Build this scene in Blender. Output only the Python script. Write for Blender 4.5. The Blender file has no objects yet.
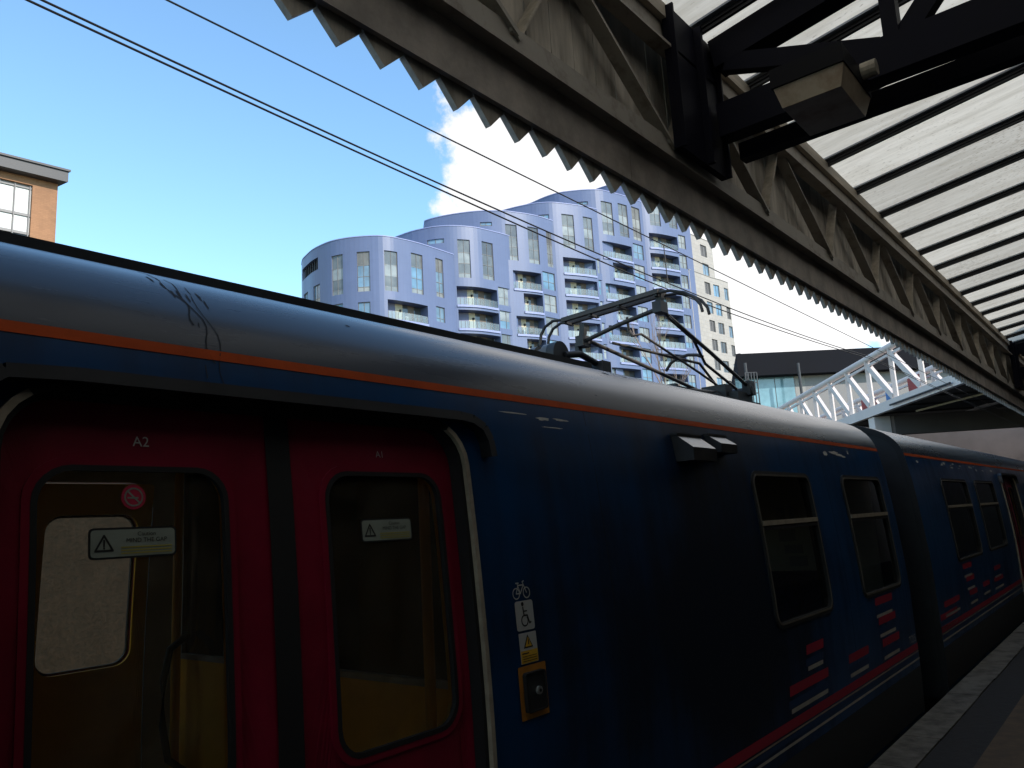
import bpy, bmesh, math, random
import numpy as np
from mathutils import Vector, Matrix
random.seed(7)
scn = bpy.context.scene
R = math.radians
# ------------------------------------------------------------------ camera (x along the track, y towards the train, z up, platform at z = 0)
CX, CY, F, H = 512., 384., 782., 1.6
vx = np.array([1163-CX, 491-CY, F]); AX = vx/np.linalg.norm(vx)
vz = np.array([-244., -4237., F]); AZ = vz-AX*np.dot(vz, AX); AZ /= np.linalg.norm(AZ)
AY = np.cross(AZ, AX)
cam = bpy.data.cameras.new('camera'); co = bpy.data.objects.new('camera', cam); scn.collection.objects.link(co)
cam.sensor_width = 36; cam.lens = 36*F/1024; cam.clip_start = .05; cam.clip_end = 5000
right = Vector((AX[0], AY[0], AZ[0])); down = Vector((AX[1], AY[1], AZ[1])); fwd = Vector((AX[2], AY[2], AZ[2]))
m = Matrix((right, -down, -fwd)).transposed().to_4x4(); m.translation = (0, 0, H); co.matrix_world = m
scn.camera = co
# ------------------------------------------------------------------ world, sun, exposure
SUN_DIR = Vector((-.06, -.83, .56)).normalized()
wd = bpy.data.worlds.new('World'); scn.world = wd; wd.use_nodes = True
nt = wd.node_tree; nt.nodes.clear()
def N(t, **k):
    n = nt.nodes.new(t)
    for a, b in k.items(): setattr(n, a, b)
    return n
def L(a, b): nt.links.new(a, b)
SKY_STRENGTH = .15
out = N('ShaderNodeOutputWorld'); bg = N('ShaderNodeBackground'); bg.inputs[1].default_value = SKY_STRENGTH
sky = N('ShaderNodeTexSky', sky_type='NISHITA', sun_disc=False)
sky.sun_elevation = math.asin(SUN_DIR.z); sky.sun_rotation = math.atan2(SUN_DIR.x, SUN_DIR.y)
sky.air_density = 1.25; sky.dust_density = .3; sky.ozone_density = 1.0
tc = N('ShaderNodeTexCoord')
nz = N('ShaderNodeTexNoise'); nz.inputs['Scale'].default_value = 7.5; nz.inputs['Detail'].default_value = 10; nz.inputs['Roughness'].default_value = .6
L(tc.outputs['Generated'], nz.inputs['Vector'])
nz2 = N('ShaderNodeTexNoise'); nz2.inputs['Scale'].default_value = 2.2; nz2.inputs['Detail'].default_value = 6
L(tc.outputs['Generated'], nz2.inputs['Vector'])
def dirv(az, el): return (math.cos(R(el))*math.cos(R(az)), math.cos(R(el))*math.sin(R(az)), math.sin(R(el)))
acc = None
# cumulus banks at their compass bearings: bearing, elevation, angular radius, softness
for az, el, rad in ((25, 23.5, 14), (35.5, 22.5, 8.2), (17, 20, 13), (3, 25, 13), (-30, 30, 22), (200, 40, 25), (-90, 50, 20), (120, 14, 9)):
    dn = N('ShaderNodeVectorMath', operation='DISTANCE'); L(tc.outputs['Generated'], dn.inputs[0]); dn.inputs[1].default_value = dirv(az, el)
    mm = N('ShaderNodeMath', operation='DIVIDE'); L(dn.outputs['Value'], mm.inputs[0]); mm.inputs[1].default_value = R(rad)
    sb = N('ShaderNodeMath', operation='SUBTRACT'); sb.inputs[0].default_value = 1.0; L(mm.outputs[0], sb.inputs[1])
    if acc is None: acc = sb
    else:
        mx = N('ShaderNodeMath', operation='MAXIMUM'); L(acc.outputs[0], mx.inputs[0]); L(sb.outputs[0], mx.inputs[1]); acc = mx
n0 = N('ShaderNodeMath', operation='SUBTRACT'); L(nz.outputs[0], n0.inputs[0]); n0.inputs[1].default_value = .5
n1 = N('ShaderNodeMath', operation='MULTIPLY_ADD'); L(n0.outputs[0], n1.inputs[0]); n1.inputs[1].default_value = 1.75; L(acc.outputs[0], n1.inputs[2])
mr = N('ShaderNodeMapRange', interpolation_type='SMOOTHSTEP'); L(n1.outputs[0], mr.inputs[0])
mr.inputs[1].default_value = -.03; mr.inputs[2].default_value = .14
# brightness of the cloud body varies a little
cr = N('ShaderNodeMapRange'); L(nz2.outputs[0], cr.inputs[0]); cr.inputs[1].default_value = .3; cr.inputs[2].default_value = .7; cr.inputs[3].default_value = 4.7; cr.inputs[4].default_value = 6.4
cc = N('ShaderNodeVectorMath', operation='SCALE'); cc.inputs[0].default_value = (1, .995, 1.0); L(cr.outputs[0], cc.inputs['Scale'])
mix = N('ShaderNodeMix', data_type='RGBA'); tint = N('ShaderNodeMix', data_type='RGBA', blend_type='MULTIPLY'); tint.inputs[0].default_value = 1; tint.inputs[7].default_value = (.96, 1.22, 1.36, 1); L(sky.outputs[0], tint.inputs[6])
L(mr.outputs[0], mix.inputs[0]); L(tint.outputs[2], mix.inputs[6]); L(cc.outputs[0], mix.inputs[7])
L(mix.outputs[2], bg.inputs[0]); L(bg.outputs[0], out.inputs[0])
sd = bpy.data.lights.new('sun', 'SUN'); sd.energy = 3.4; sd.angle = R(.53); sd.color = (1, .94, .86)
so = bpy.data.objects.new('sun', sd); scn.collection.objects.link(so)
so.rotation_euler = (-SUN_DIR).to_track_quat('-Z', 'Y').to_euler()
scn.view_settings.view_transform = 'Standard'; scn.view_settings.look = 'None'
scn.view_settings.exposure = .55; scn.view_settings.gamma = 1
scn.cycles.max_bounces = 10; scn.cycles.transparent_max_bounces = 16

# ------------------------------------------------------------------ camera rays: a pixel of the picture to a point on a known plane
def ray(px, py):
    c = np.array([px-CX, py-CY, F])/F
    return Vector((c@AX, c@AY, c@AZ))
def onX(a, b, x): v = ray(a, b); return v*(x/v.x)+Vector((0, 0, H))
def onY(a, b, y): v = ray(a, b); return v*(y/v.y)+Vector((0, 0, H))
def onZ(a, b, z): v = ray(a, b); return v*((z-H)/v.z)+Vector((0, 0, H))
def onWall(a, b, p, u):      # vertical plane through p along horizontal u
    v = ray(a, b); n = Vector((-u[1], u[0], 0)); o = Vector((0, 0, H))
    return o+v*((Vector(p)-o).dot(n)/v.dot(n))

# ------------------------------------------------------------------ materials
MATS = {}
def mat(name, col, rough=.6, metal=0, spec=.5, var=.0, scale=4., bump=0, stretch=(1, 1, 1), col2=None, coord='Object', thr=(.35, .65), detail=8, coat=0):
    m = bpy.data.materials.new(name); m.use_nodes = True; t = m.node_tree; b = t.nodes['Principled BSDF']
    b.inputs['Roughness'].default_value = rough; b.inputs['Metallic'].default_value = metal; b.inputs['Specular IOR Level'].default_value = spec
    b.inputs['Base Color'].default_value = (*col, 1); b.inputs['Coat Weight'].default_value = coat
    if var or bump or col2:
        c = t.nodes.new('ShaderNodeTexCoord'); mp = t.nodes.new('ShaderNodeMapping'); mp.inputs['Scale'].default_value = stretch
        n = t.nodes.new('ShaderNodeTexNoise'); n.inputs['Scale'].default_value = scale; n.inputs['Detail'].default_value = detail; n.inputs['Roughness'].default_value = .65
        t.links.new(c.outputs[coord], mp.inputs[0]); t.links.new(mp.outputs[0], n.inputs['Vector'])
        r = t.nodes.new('ShaderNodeValToRGB'); r.color_ramp.elements[0].position = thr[0]; r.color_ramp.elements[1].position = thr[1]
        ca = col2 if col2 else tuple(x*(1-var) for x in col); cb = col if col2 else tuple(min(1, x*(1+var)) for x in col)
        r.color_ramp.elements[0].color = (*ca, 1); r.color_ramp.elements[1].color = (*cb, 1)
        t.links.new(n.outputs[0], r.inputs[0]); t.links.new(r.outputs[0], b.inputs['Base Color'])
        if bump:
            bp = t.nodes.new('ShaderNodeBump'); bp.inputs['Strength'].default_value = bump; bp.inputs['Distance'].default_value = .02
            t.links.new(n.outputs[0], bp.inputs['Height']); t.links.new(bp.outputs[0], b.inputs['Normal'])
        rr = t.nodes.new('ShaderNodeMapRange'); rr.inputs[3].default_value = max(.03, rough-.1); rr.inputs[4].default_value = min(1, rough+.12)
        t.links.new(n.outputs[0], rr.inputs[0]); t.links.new(rr.outputs[0], b.inputs['Roughness'])
    MATS[name] = m; return m
def glass(name, tint, dirt=.06, dcol=(.3, .29, .26), rough=.02, scale=9.):
    m = bpy.data.materials.new(name); m.use_nodes = True; t = m.node_tree; t.nodes.clear()
    o = t.nodes.new('ShaderNodeOutputMaterial'); tr = t.nodes.new('ShaderNodeBsdfTransparent'); tr.inputs[0].default_value = (*tint, 1)
    g = t.nodes.new('ShaderNodeBsdfGlossy'); g.inputs['Roughness'].default_value = rough; fr = t.nodes.new('ShaderNodeFresnel'); fr.inputs[0].default_value = 1.45
    d = t.nodes.new('ShaderNodeBsdfDiffuse'); d.inputs[0].default_value = (*dcol, 1)
    n = t.nodes.new('ShaderNodeTexNoise'); n.inputs['Scale'].default_value = scale; n.inputs['Detail'].default_value = 8; c = t.nodes.new('ShaderNodeTexCoord')
    t.links.new(c.outputs['Object'], n.inputs['Vector'])
    mr = t.nodes.new('ShaderNodeMapRange'); mr.inputs[1].default_value = .3; mr.inputs[2].default_value = .75; mr.inputs[3].default_value = dirt*.35; mr.inputs[4].default_value = dirt*1.8
    t.links.new(n.outputs[0], mr.inputs[0])
    a = t.nodes.new('ShaderNodeMixShader'); b = t.nodes.new('ShaderNodeMixShader')
    t.links.new(mr.outputs[0], a.inputs[0]); t.links.new(tr.outputs[0], a.inputs[1]); t.links.new(d.outputs[0], a.inputs[2])
    t.links.new(fr.outputs[0], b.inputs[0]); t.links.new(a.outputs[0], b.inputs[1]); t.links.new(g.outputs[0], b.inputs[2]); t.links.new(b.outputs[0], o.inputs[0])
    MATS[name] = m; return m
def uv_brick(m, bw, bh, mortar, dark, msize, offset=.5, vary=.06):
    """seams or brick courses on top of a material's colour, laid out in metres by UV"""
    t = m.node_tree; b = t.nodes['Principled BSDF']
    uvn = t.nodes.new('ShaderNodeUVMap'); br = t.nodes.new('ShaderNodeTexBrick'); br.offset = offset
    br.inputs['Scale'].default_value = 1; br.inputs['Brick Width'].default_value = bw; br.inputs['Row Height'].default_value = bh; br.inputs['Mortar Size'].default_value = msize
    br.inputs['Color1'].default_value = (1-vary,)*3+(1,); br.inputs['Color2'].default_value = (1+vary,)*3+(1,); br.inputs['Mortar'].default_value = (mortar,)*3+(1,)
    mx = t.nodes.new('ShaderNodeMix'); mx.data_type = 'RGBA'; mx.blend_type = 'MULTIPLY'; mx.inputs[0].default_value = dark
    t.links.new(uvn.outputs[0], br.inputs['Vector'])
    src = b.inputs['Base Color'].links
    if src: t.links.new(src[0].from_socket, mx.inputs[6])
    else: mx.inputs[6].default_value = b.inputs['Base Color'].default_value
    t.links.new(br.outputs['Color'], mx.inputs[7]); t.links.new(mx.outputs[2], b.inputs['Base Color'])

# train
mat('navy', (.003, .050, .150), .34, spec=.25)
def soot(m):        # greasy black film: rain streaks all over, and one big patch under the side vents
    t = m.node_tree; b = t.nodes['Principled BSDF']; c = t.nodes.new('ShaderNodeTexCoord')
    def noise(scale, st, det=8):
        mp = t.nodes.new('ShaderNodeMapping'); mp.inputs['Scale'].default_value = st; n = t.nodes.new('ShaderNodeTexNoise'); n.inputs['Scale'].default_value = scale; n.inputs['Detail'].default_value = det; n.inputs['Roughness'].default_value = .6
        t.links.new(c.outputs['Object'], mp.inputs[0]); t.links.new(mp.outputs[0], n.inputs['Vector']); return n
    a = noise(2.6, (3.0, 1, .30)); d = noise(1.1, (.8, 1, 1.0), 5)
    dn = t.nodes.new('ShaderNodeVectorMath'); dn.operation = 'DISTANCE'; mp = t.nodes.new('ShaderNodeMapping'); mp.inputs['Scale'].default_value = (.62, 0, .95); t.links.new(c.outputs['Object'], mp.inputs[0]); t.links.new(mp.outputs[0], dn.inputs[0]); dn.inputs[1].default_value = (3.9*.62, 0, 1.05*.95)
    pr = t.nodes.new('ShaderNodeMapRange'); pr.inputs[1].default_value = .2; pr.inputs[2].default_value = 1.25; pr.inputs[3].default_value = .42; pr.inputs[4].default_value = 0; t.links.new(dn.outputs['Value'], pr.inputs[0])
    s1 = t.nodes.new('ShaderNodeMath'); s1.operation = 'MULTIPLY_ADD'; t.links.new(d.outputs[0], s1.inputs[0]); s1.inputs[1].default_value = .8; t.links.new(pr.outputs[0], s1.inputs[2])
    s2 = t.nodes.new('ShaderNodeMath'); s2.operation = 'MULTIPLY_ADD'; t.links.new(a.outputs[0], s2.inputs[0]); s2.inputs[1].default_value = .45; t.links.new(s1.outputs[0], s2.inputs[2])
    mr = t.nodes.new('ShaderNodeMapRange'); mr.interpolation_type = 'SMOOTHSTEP'; mr.inputs[1].default_value = .48; mr.inputs[2].default_value = 1.0; mr.inputs[4].default_value = .93; t.links.new(s2.outputs[0], mr.inputs[0])
    mx = t.nodes.new('ShaderNodeMix'); mx.data_type = 'RGBA'; t.links.new(mr.outputs[0], mx.inputs[0]); mx.inputs[6].default_value = b.inputs['Base Color'].default_value; mx.inputs[7].default_value = (.006, .008, .013, 1)
    t.links.new(mx.outputs[2], b.inputs['Base Color']); rr = t.nodes.new('ShaderNodeMapRange'); rr.inputs[3].default_value = .28; rr.inputs[4].default_value = .5; t.links.new(mr.outputs[0], rr.inputs[0]); t.links.new(rr.outputs[0], b.inputs['Roughness'])
soot(MATS['navy'])
mat('roof_grey', (.07, .083, .11), .27, spec=.4, col2=(.042, .048, .062), scale=1.6, stretch=(.25, 1.6, 1.6), thr=(.3, .7))
mat('red_paint', (.22, .005, .026), .33, var=.2, scale=3)
mat('orange_paint', (.52, .075, .012), .6, spec=.15, var=.15, scale=7)
mat('black_rubber', (.008, .008, .009), .7)
mat('black_paint', (.012, .012, .014), .45, var=.3, scale=6)
mat('tan_trim', (.32, .27, .20), .55, var=.25, scale=12)
mat('window_trim', (.11, .092, .07), .5, var=.2, scale=12)
mat('alu', (.35, .34, .32), .4, metal=.6, var=.2, scale=10)
mat('interior_cream', (.72, .66, .54), .6, var=.1, scale=3)
mat('interior_yellow', (.95, .45, .02), .42, var=.12, scale=2)
mat('yellow_pole', (.75, .36, .02), .3)
mat('floor_lino', (.05, .05, .055), .6, var=.2, scale=20)
mat('seat_moquette', (.03, .03, .10), .9, var=.6, scale=30)
mat('label_pale', (.27, .30, .25), .55, var=.06, scale=20)
mat('label_white', (.42, .42, .40), .5)
mat('label_yellow', (.62, .36, .03), .5)
mat('label_black', (.015, .015, .015), .5)
mat('label_ochre', (.40, .34, .06), .5)
mat('button_amber', (.42, .17, .02), .5, var=.2, scale=18)
mat('livery_red', (.36, .010, .036), .45, var=.12, scale=12)
mat('livery_white', (.42, .39, .34), .5, var=.15, scale=12)
mat('livery_blue', (.006, .035, .11), .45)
mat('sticker_red', (.5, .02, .06), .5)
mat('vent_black', (.02, .02, .022), .4, var=.3, scale=8)
mat('steel_dark', (.035, .034, .034), .5, metal=.3, var=.35, scale=8)
mat('tube_brown', (.05, .043, .038), .5, metal=.3, var=.35, scale=8)
mat('ceramic', (.11, .10, .095), .35, var=.2, scale=10)
mat('chip_white', (.55, .53, .48), .7, var=.15, scale=30)
mat('grime', (.02, .02, .022), .8)
mat('bogie_metal', (.03, .027, .025), .8, var=.4, scale=9)
glass('door_glass', (.90, .86, .76), .13, (.19, .165, .12), .02)
glass('window_glass', (.26, .27, .26), .03, (.12, .12, .11), .015)
glass('screen_glass', (.8, .82, .8), .03)
# canopy
mat('paint_taupe', (.38, .34, .29), .6, col2=(.19, .15, .115), thr=(.30, .48), scale=7, bump=.2)
mat('paint_boards', (.66, .59, .50), .75, col2=(.25, .22, .18), scale=3.2, stretch=(3.5, 1, .45), thr=(.32, .66), bump=.25)
mat('valance_paint', (.74, .62, .55), .6, var=.25, scale=6)
mat('lit_sawn_edge', (.70, .65, .64), .7, var=.2, scale=20)  # paler than the boards: light catching the tooth edges, put into the colour
mat('paint_soffit', (.40, .345, .30), .6, var=.3, scale=5)
mat('truss_navy', (.005, .005, .013), .6, spec=.15, var=.2, scale=5)
mat('glazing_bar', (.02, .021, .026), .5)
mat('bar_flashing', (.33, .37, .42), .6, var=.2, scale=4)
mat('timber_pale', (.45, .39, .31), .7, var=.25, scale=6, stretch=(.4, 3, 3))
mat('blocking_boards', (.12, .105, .09), .8, var=.2, scale=4)  # opaque boarding added out of view to cut the light under the canopy
mat('lamp_body', (.008, .008, .011), .6, spec=.15)
mat('opal', (.55, .45, .33), .35, col2=(.30, .18, .10), scale=5, thr=(.3, .55))
def glazing():
    m = bpy.data.materials.new('roof_glazing'); m.use_nodes = True; t = m.node_tree; t.nodes.clear()
    o = t.nodes.new('ShaderNodeOutputMaterial'); d = t.nodes.new('ShaderNodeBsdfDiffuse'); tr = t.nodes.new('ShaderNodeBsdfTranslucent'); mx = t.nodes.new('ShaderNodeMixShader'); mx.inputs[0].default_value = .72
    c = t.nodes.new('ShaderNodeTexCoord')
    mp = t.nodes.new('ShaderNodeMapping'); mp.inputs['Scale'].default_value = (5, .7, .7)
    n = t.nodes.new('ShaderNodeTexNoise'); n.inputs['Scale'].default_value = 2.4; n.inputs['Detail'].default_value = 9; n.inputs['Roughness'].default_value = .7
    t.links.new(c.outputs['Object'], mp.inputs[0]); t.links.new(mp.outputs[0], n.inputs['Vector'])
    r = t.nodes.new('ShaderNodeValToRGB'); r.color_ramp.elements[0].position = .3; r.color_ramp.elements[0].color = (.49, .43, .335, 1); r.color_ramp.elements[1].position = .6; r.color_ramp.elements[1].color = (.67, .60, .49, 1)
    t.links.new(n.outputs[0], r.inputs[0])
    mp2 = t.nodes.new('ShaderNodeMapping'); mp2.inputs['Scale'].default_value = (2.6, 1, 1); t.links.new(c.outputs['Object'], mp2.inputs[0])
    sp = t.nodes.new('ShaderNodeTexNoise'); sp.inputs['Scale'].default_value = 26; sp.inputs['Detail'].default_value = 3; t.links.new(mp2.outputs[0], sp.inputs['Vector'])
    sp2 = t.nodes.new('ShaderNodeTexNoise'); sp2.inputs['Scale'].default_value = 1.3; t.links.new(c.outputs['Object'], sp2.inputs['Vector'])
    ad = t.nodes.new('ShaderNodeMath'); ad.operation = 'MULTIPLY_ADD'; ad.inputs[1].default_value = .35; t.links.new(sp2.outputs[0], ad.inputs[0]); t.links.new(sp.outputs[0], ad.inputs[2])
    rs = t.nodes.new('ShaderNodeMapRange'); rs.inputs[1].default_value = .80; rs.inputs[2].default_value = .87; t.links.new(ad.outputs[0], rs.inputs[0])
    mc = t.nodes.new('ShaderNodeMix'); mc.data_type = 'RGBA'; t.links.new(rs.outputs[0], mc.inputs[0]); t.links.new(r.outputs[0], mc.inputs[6]); mc.inputs[7].default_value = (.42, .36, .28, 1)
    oi = t.nodes.new('ShaderNodeObjectInfo'); om = t.nodes.new('ShaderNodeMapRange'); om.inputs[3].default_value = .82; om.inputs[4].default_value = 1.08; t.links.new(oi.outputs['Random'], om.inputs[0])
    vs = t.nodes.new('ShaderNodeVectorMath'); vs.operation = 'SCALE'; t.links.new(mc.outputs[2], vs.inputs[0]); t.links.new(om.outputs[0], vs.inputs['Scale'])
    t.links.new(vs.outputs[0], d.inputs[0]); t.links.new(vs.outputs[0], tr.inputs[0])
    t.links.new(mx.outputs[0], o.inputs[0]); t.links.new(d.outputs[0], mx.inputs[1]); t.links.new(tr.outputs[0], mx.inputs[2])
    MATS['roof_glazing'] = m
glazing()
# ground
mat('asphalt', (.02, .019, .0195), .85, var=.3, scale=14, bump=.3)
mat('coping', (.17, .155, .13), .8, col2=(.06, .052, .042), scale=6, thr=(.36, .6), bump=.3)
mat('tactile', (.095, .06, .032), .8, var=.3, scale=8)
mat('blocking_brick', (.09, .06, .045), .85, var=.3, scale=3)
mat('ballast', (.10, .09, .08), .95, var=.6, scale=18, bump=.8)
mat('earth', (.10, .10, .07), .95, var=.4, scale=.2)
mat('rail_steel', (.16, .11, .08), .5, metal=.6)
mat('stone_wall', (.021, .0155, .012), .9, col2=(.003, .0035, .0025), scale=24, bump=.5)
# city
mat('clad_blue', (.10, .135, .25), .42, var=.05, scale=.25); uv_brick(MATS['clad_blue'], .55, 2.9, .80, .55, .02, 0, .025)
mat('clad_edge', (.25, .29, .50), .5)
mat('balcony_wall', (.16, .17, .27), .7)
mat('balcony_cream', (.52, .46, .34), .7)
mat('balcony_brown', (.13, .10, .08), .7)
mat('frame_grey', (.20, .19, .19), .5)
mat('dark_slot', (.012, .012, .015), .6)
def cityglass(name, col, rough, spec=.9):
    mat(name, col, rough, spec=spec, var=.25, scale=.45, detail=2)
cityglass('pane_grey', (.12, .13, .13), .10); cityglass('pane_pale', (.22, .24, .24), .12); cityglass('pane_blue', (.12, .22, .32), .05); cityglass('pane_dark', (.07, .075, .08), .07)
mat('pane_white', (.75, .75, .72), .3)
glass('balustrade', (.60, .72, .76), .35, (.40, .50, .54), .06, .12)
mat('stone_pale', (.35, .33, .31), .8, var=.05, scale=.4); uv_brick(MATS['stone_pale'], 1.3, .72, .72, .8, .03, .5, .05)
mat('brick_orange', (.29, .15, .08), .85, var=.15, scale=1.2); uv_brick(MATS['brick_orange'], .24, .085, .8, .6, .01, .5, .12)
mat('fascia_grey', (.04, .04, .045), .5)
mat('fascia_dark', (.035, .035, .04), .5)
mat('blind_pale', (.58, .59, .58), .35, var=.05, scale=1)
mat('arena_dark', (.008, .0085, .012), .85, spec=.15, var=.15, scale=.2)
mat('arena_stone', (.30, .29, .275), .7, var=.1, scale=.3)
mat('arena_glass', (.16, .30, .36), .08, spec=.9, var=.3, scale=.35)
mat('bridge_white', (.64, .57, .55), .5, var=.06, scale=1.2)
mat('bridge_dark', (.02, .02, .022), .7, var=.2, scale=2)
mat('bridge_beam', (.12, .10, .095), .7, var=.15, scale=1)
mat('hoarding_red', (.30, .035, .03), .6, var=.2, scale=1.5)
mat('hoarding_blue', (.04, .18, .45), .6)
mat('bark', (.09, .075, .06), .9, var=.3, scale=6)
mat('bark_pale', (.22, .17, .15), .9, var=.2, scale=6)
mat('wire', (.02, .018, .018), .5, metal=.4)

# ------------------------------------------------------------------ mesh helper
class MB:
    def __init__(s): s.v = []; s.f = []; s.m = []; s.uv = []; s.names = []
    def mi(s, name):
        if name not in s.names: s.names.append(name)
        return s.names.index(name)
    def face(s, pts, mt, uv=None):
        i = len(s.v); s.v += [tuple(p) for p in pts]; s.f.append(tuple(range(i, i+len(pts)))); s.m.append(s.mi(mt)); s.uv.append(uv)
    def mesh(s, V, Fc, mt):
        i = len(s.v); s.v += [tuple(p) for p in V]; k = s.mi(mt)
        for f in Fc: s.f.append(tuple(j+i for j in f)); s.m.append(k); s.uv.append(None)
    def box(s, a, b, mt):
        x0, y0, z0 = a; x1, y1, z1 = b
        s.mesh([(x0, y0, z0), (x1, y0, z0), (x1, y1, z0), (x0, y1, z0), (x0, y0, z1), (x1, y0, z1), (x1, y1, z1), (x0, y1, z1)],
               [(0, 3, 2, 1), (4, 5, 6, 7), (0, 1, 5, 4), (1, 2, 6, 5), (2, 3, 7, 6), (3, 0, 4, 7)], mt)
    def beam(s, p, q, w, h, mt, up=(0, 0, 1)):
        p = Vector(p); q = Vector(q); d = (q-p).normalized(); u = Vector(up)
        if abs(d.dot(u)) > .98: u = Vector((1, 0, 0))
        sd = d.cross(u).normalized()*(w/2); u2 = sd.cross(d).normalized()*(h/2)
        V = [p-sd-u2, p+sd-u2, p+sd+u2, p-sd+u2, q-sd-u2, q+sd-u2, q+sd+u2, q-sd+u2]
        s.mesh(V, [(0, 1, 2, 3), (7, 6, 5, 4), (0, 4, 5, 1), (1, 5, 6, 2), (2, 6, 7, 3), (3, 7, 4, 0)], mt)
    def tube(s, pts, r, mt, n=8, r2=None):
        pts = [Vector(p) for p in pts]; k = len(pts); V = []; Fc = []
        ref = None
        for i, p in enumerate(pts):
            d = (pts[min(i+1, k-1)]-pts[max(i-1, 0)]).normalized()
            if ref is None: ref = Vector((0, 0, 1)) if abs(d.z) < .9 else Vector((1, 0, 0))
            a = d.cross(ref).normalized(); b = d.cross(a).normalized(); ref = b.cross(d)*1.0 if False else ref
            rr = r if r2 is None else r+(r2-r)*i/(k-1)
            V += [p+a*rr*math.cos(2*math.pi*j/n)+b*rr*math.sin(2*math.pi*j/n) for j in range(n)]
        for i in range(k-1):
            for j in range(n): Fc.append((i*n+j, i*n+(j+1) % n, (i+1)*n+(j+1) % n, (i+1)*n+j))
        Fc.append(tuple(range(n-1, -1, -1))); Fc.append(tuple(range((k-1)*n, k*n)))
        s.mesh(V, Fc, mt)
    def build(s, name, parent=None, smooth=None, loc=None):
        me = bpy.data.meshes.new(name); me.from_pydata(s.v, [], s.f)
        for n in s.names: me.materials.append(MATS[n])
        me.polygons.foreach_set('material_index', s.m)
        if any(u is not None for u in s.uv):
            l = me.uv_layers.new(name='UVMap'); k = 0
            for fi, f in enumerate(s.f):
                u = s.uv[fi]
                for j in range(len(f)):
                    l.data[k].uv = u[j] if u else (0, 0); k += 1
        me.update()
        o = bpy.data.objects.new(name, me); scn.collection.objects.link(o)
        if loc is not None:
            lv = Vector(loc); me.transform(Matrix.Translation(-lv)); o.location = lv
        if parent is not None:
            o.parent = parent; o.matrix_parent_inverse = Matrix.Translation(-parent.location)
        if smooth is not None:
            me.shade_smooth(); me.set_sharp_from_angle(angle=R(smooth))
        return o
def fixn(o):
    b = bmesh.new(); b.from_mesh(o.data); bmesh.ops.recalc_face_normals(b, faces=b.faces); b.to_mesh(o.data); b.free(); return o
def thing(name, label, cat, loc=(0, 0, 0), group=None):
    o = bpy.data.objects.new(name, None); scn.collection.objects.link(o); o.location = loc
    o.empty_display_size = .2; o['label'] = label; o['category'] = cat
    if group: o['group'] = group
    return o
def tag(o, label, cat, group=None):
    o['label'] = label; o['category'] = cat
    if group: o['group'] = group
    return o
def structure(o): o['kind'] = 'structure'; return o
def box_ob(name, a, b, mt, parent=None): q = MB(); q.box(a, b, mt); return q.build(name, parent)

# ------------------------------------------------------------------ ground, track, platform
g = MB(); g.face([(-2500, -2500, -1.25), (2500, -2500, -1.25), (2500, 2500, -1.25), (-2500, 2500, -1.25)], 'earth'); structure(g.build('ground'))
g = MB(); g.box((-60, 1.72, -1.245), (120, 8.8, -1.08), 'ballast'); structure(g.build('track_bed'))
for yr in (2.515, 3.95):
    g = MB(); g.box((-60, yr-.035, -1.07), (120, yr+.035, -.915), 'rail_steel'); structure(g.build('rail'))
g = MB()
g.box((-60, -9, -1.24), (120, 1.60, -.004), 'asphalt'); g.box((-60, 1.603, -.16), (120, 1.69, -.002), 'coping')
structure(g.build('platform'))
g = MB(); xx = -8.
while xx < 40:      # coping slabs with open joints and a worn painted face
    g.box((xx, 1.45+random.uniform(-.006, .006), 0), (xx+.744, 1.688, .008+random.uniform(0, .004)), 'coping'); xx += .75
structure(g.build('platform_edge'))
g = MB(); g.box((-60, .74, 0), (120, 1.16, .005), 'tactile'); structure(g.build('platform_line'))

# ------------------------------------------------------------------ train
PZ = [-.2, -.12, .2, .9, 1.15, 1.4, 1.62, 1.85, 2.0, 2.12, 2.17, 2.215, 2.26, 2.305, 2.345, 2.385, 2.42, 2.455, 2.49, 2.52, 2.545, 2.565, 2.58, 2.587]
PY = [1.90, 1.84, 1.825, 1.82, 1.829, 1.845, 1.862, 1.885, 1.907, 1.93, 1.945, 1.968, 2.0, 2.045, 2.10, 2.175, 2.26, 2.355, 2.48, 2.62, 2.77, 2.92, 3.07, 3.23]
YC = 3.23
def Yp(z): return float(np.interp(z, PZ, PY))
def S(x, z, off=0, far=False):
    y = Yp(z)+off
    return Vector((x, 2*YC-y if far else y, z))
def rr_loop(x0, x1, z0, z1, r, n=14, k=6):
    out = []
    r = max(r, .002)
    def seg(a, b): return [(a[0]+(b[0]-a[0])*i/n, a[1]+(b[1]-a[1])*i/n) for i in range(n)]
    def arc(cx, cz, a0): return [(cx+r*math.cos(a0+math.pi/2*i/k), cz+r*math.sin(a0+math.pi/2*i/k)) for i in range(k)]
    out += seg((x0+r, z0), (x1-r, z0)); out += arc(x1-r, z0+r, -math.pi/2); out += seg((x1, z0+r), (x1, z1-r)); out += arc(x1-r, z1-r, 0)
    out += seg((x1-r, z1), (x0+r, z1)); out += arc(x0+r, z1-r, math.pi/2); out += seg((x0, z1-r), (x0, z0+r)); out += arc(x0+r, z0+r, math.pi)
    return out
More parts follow.
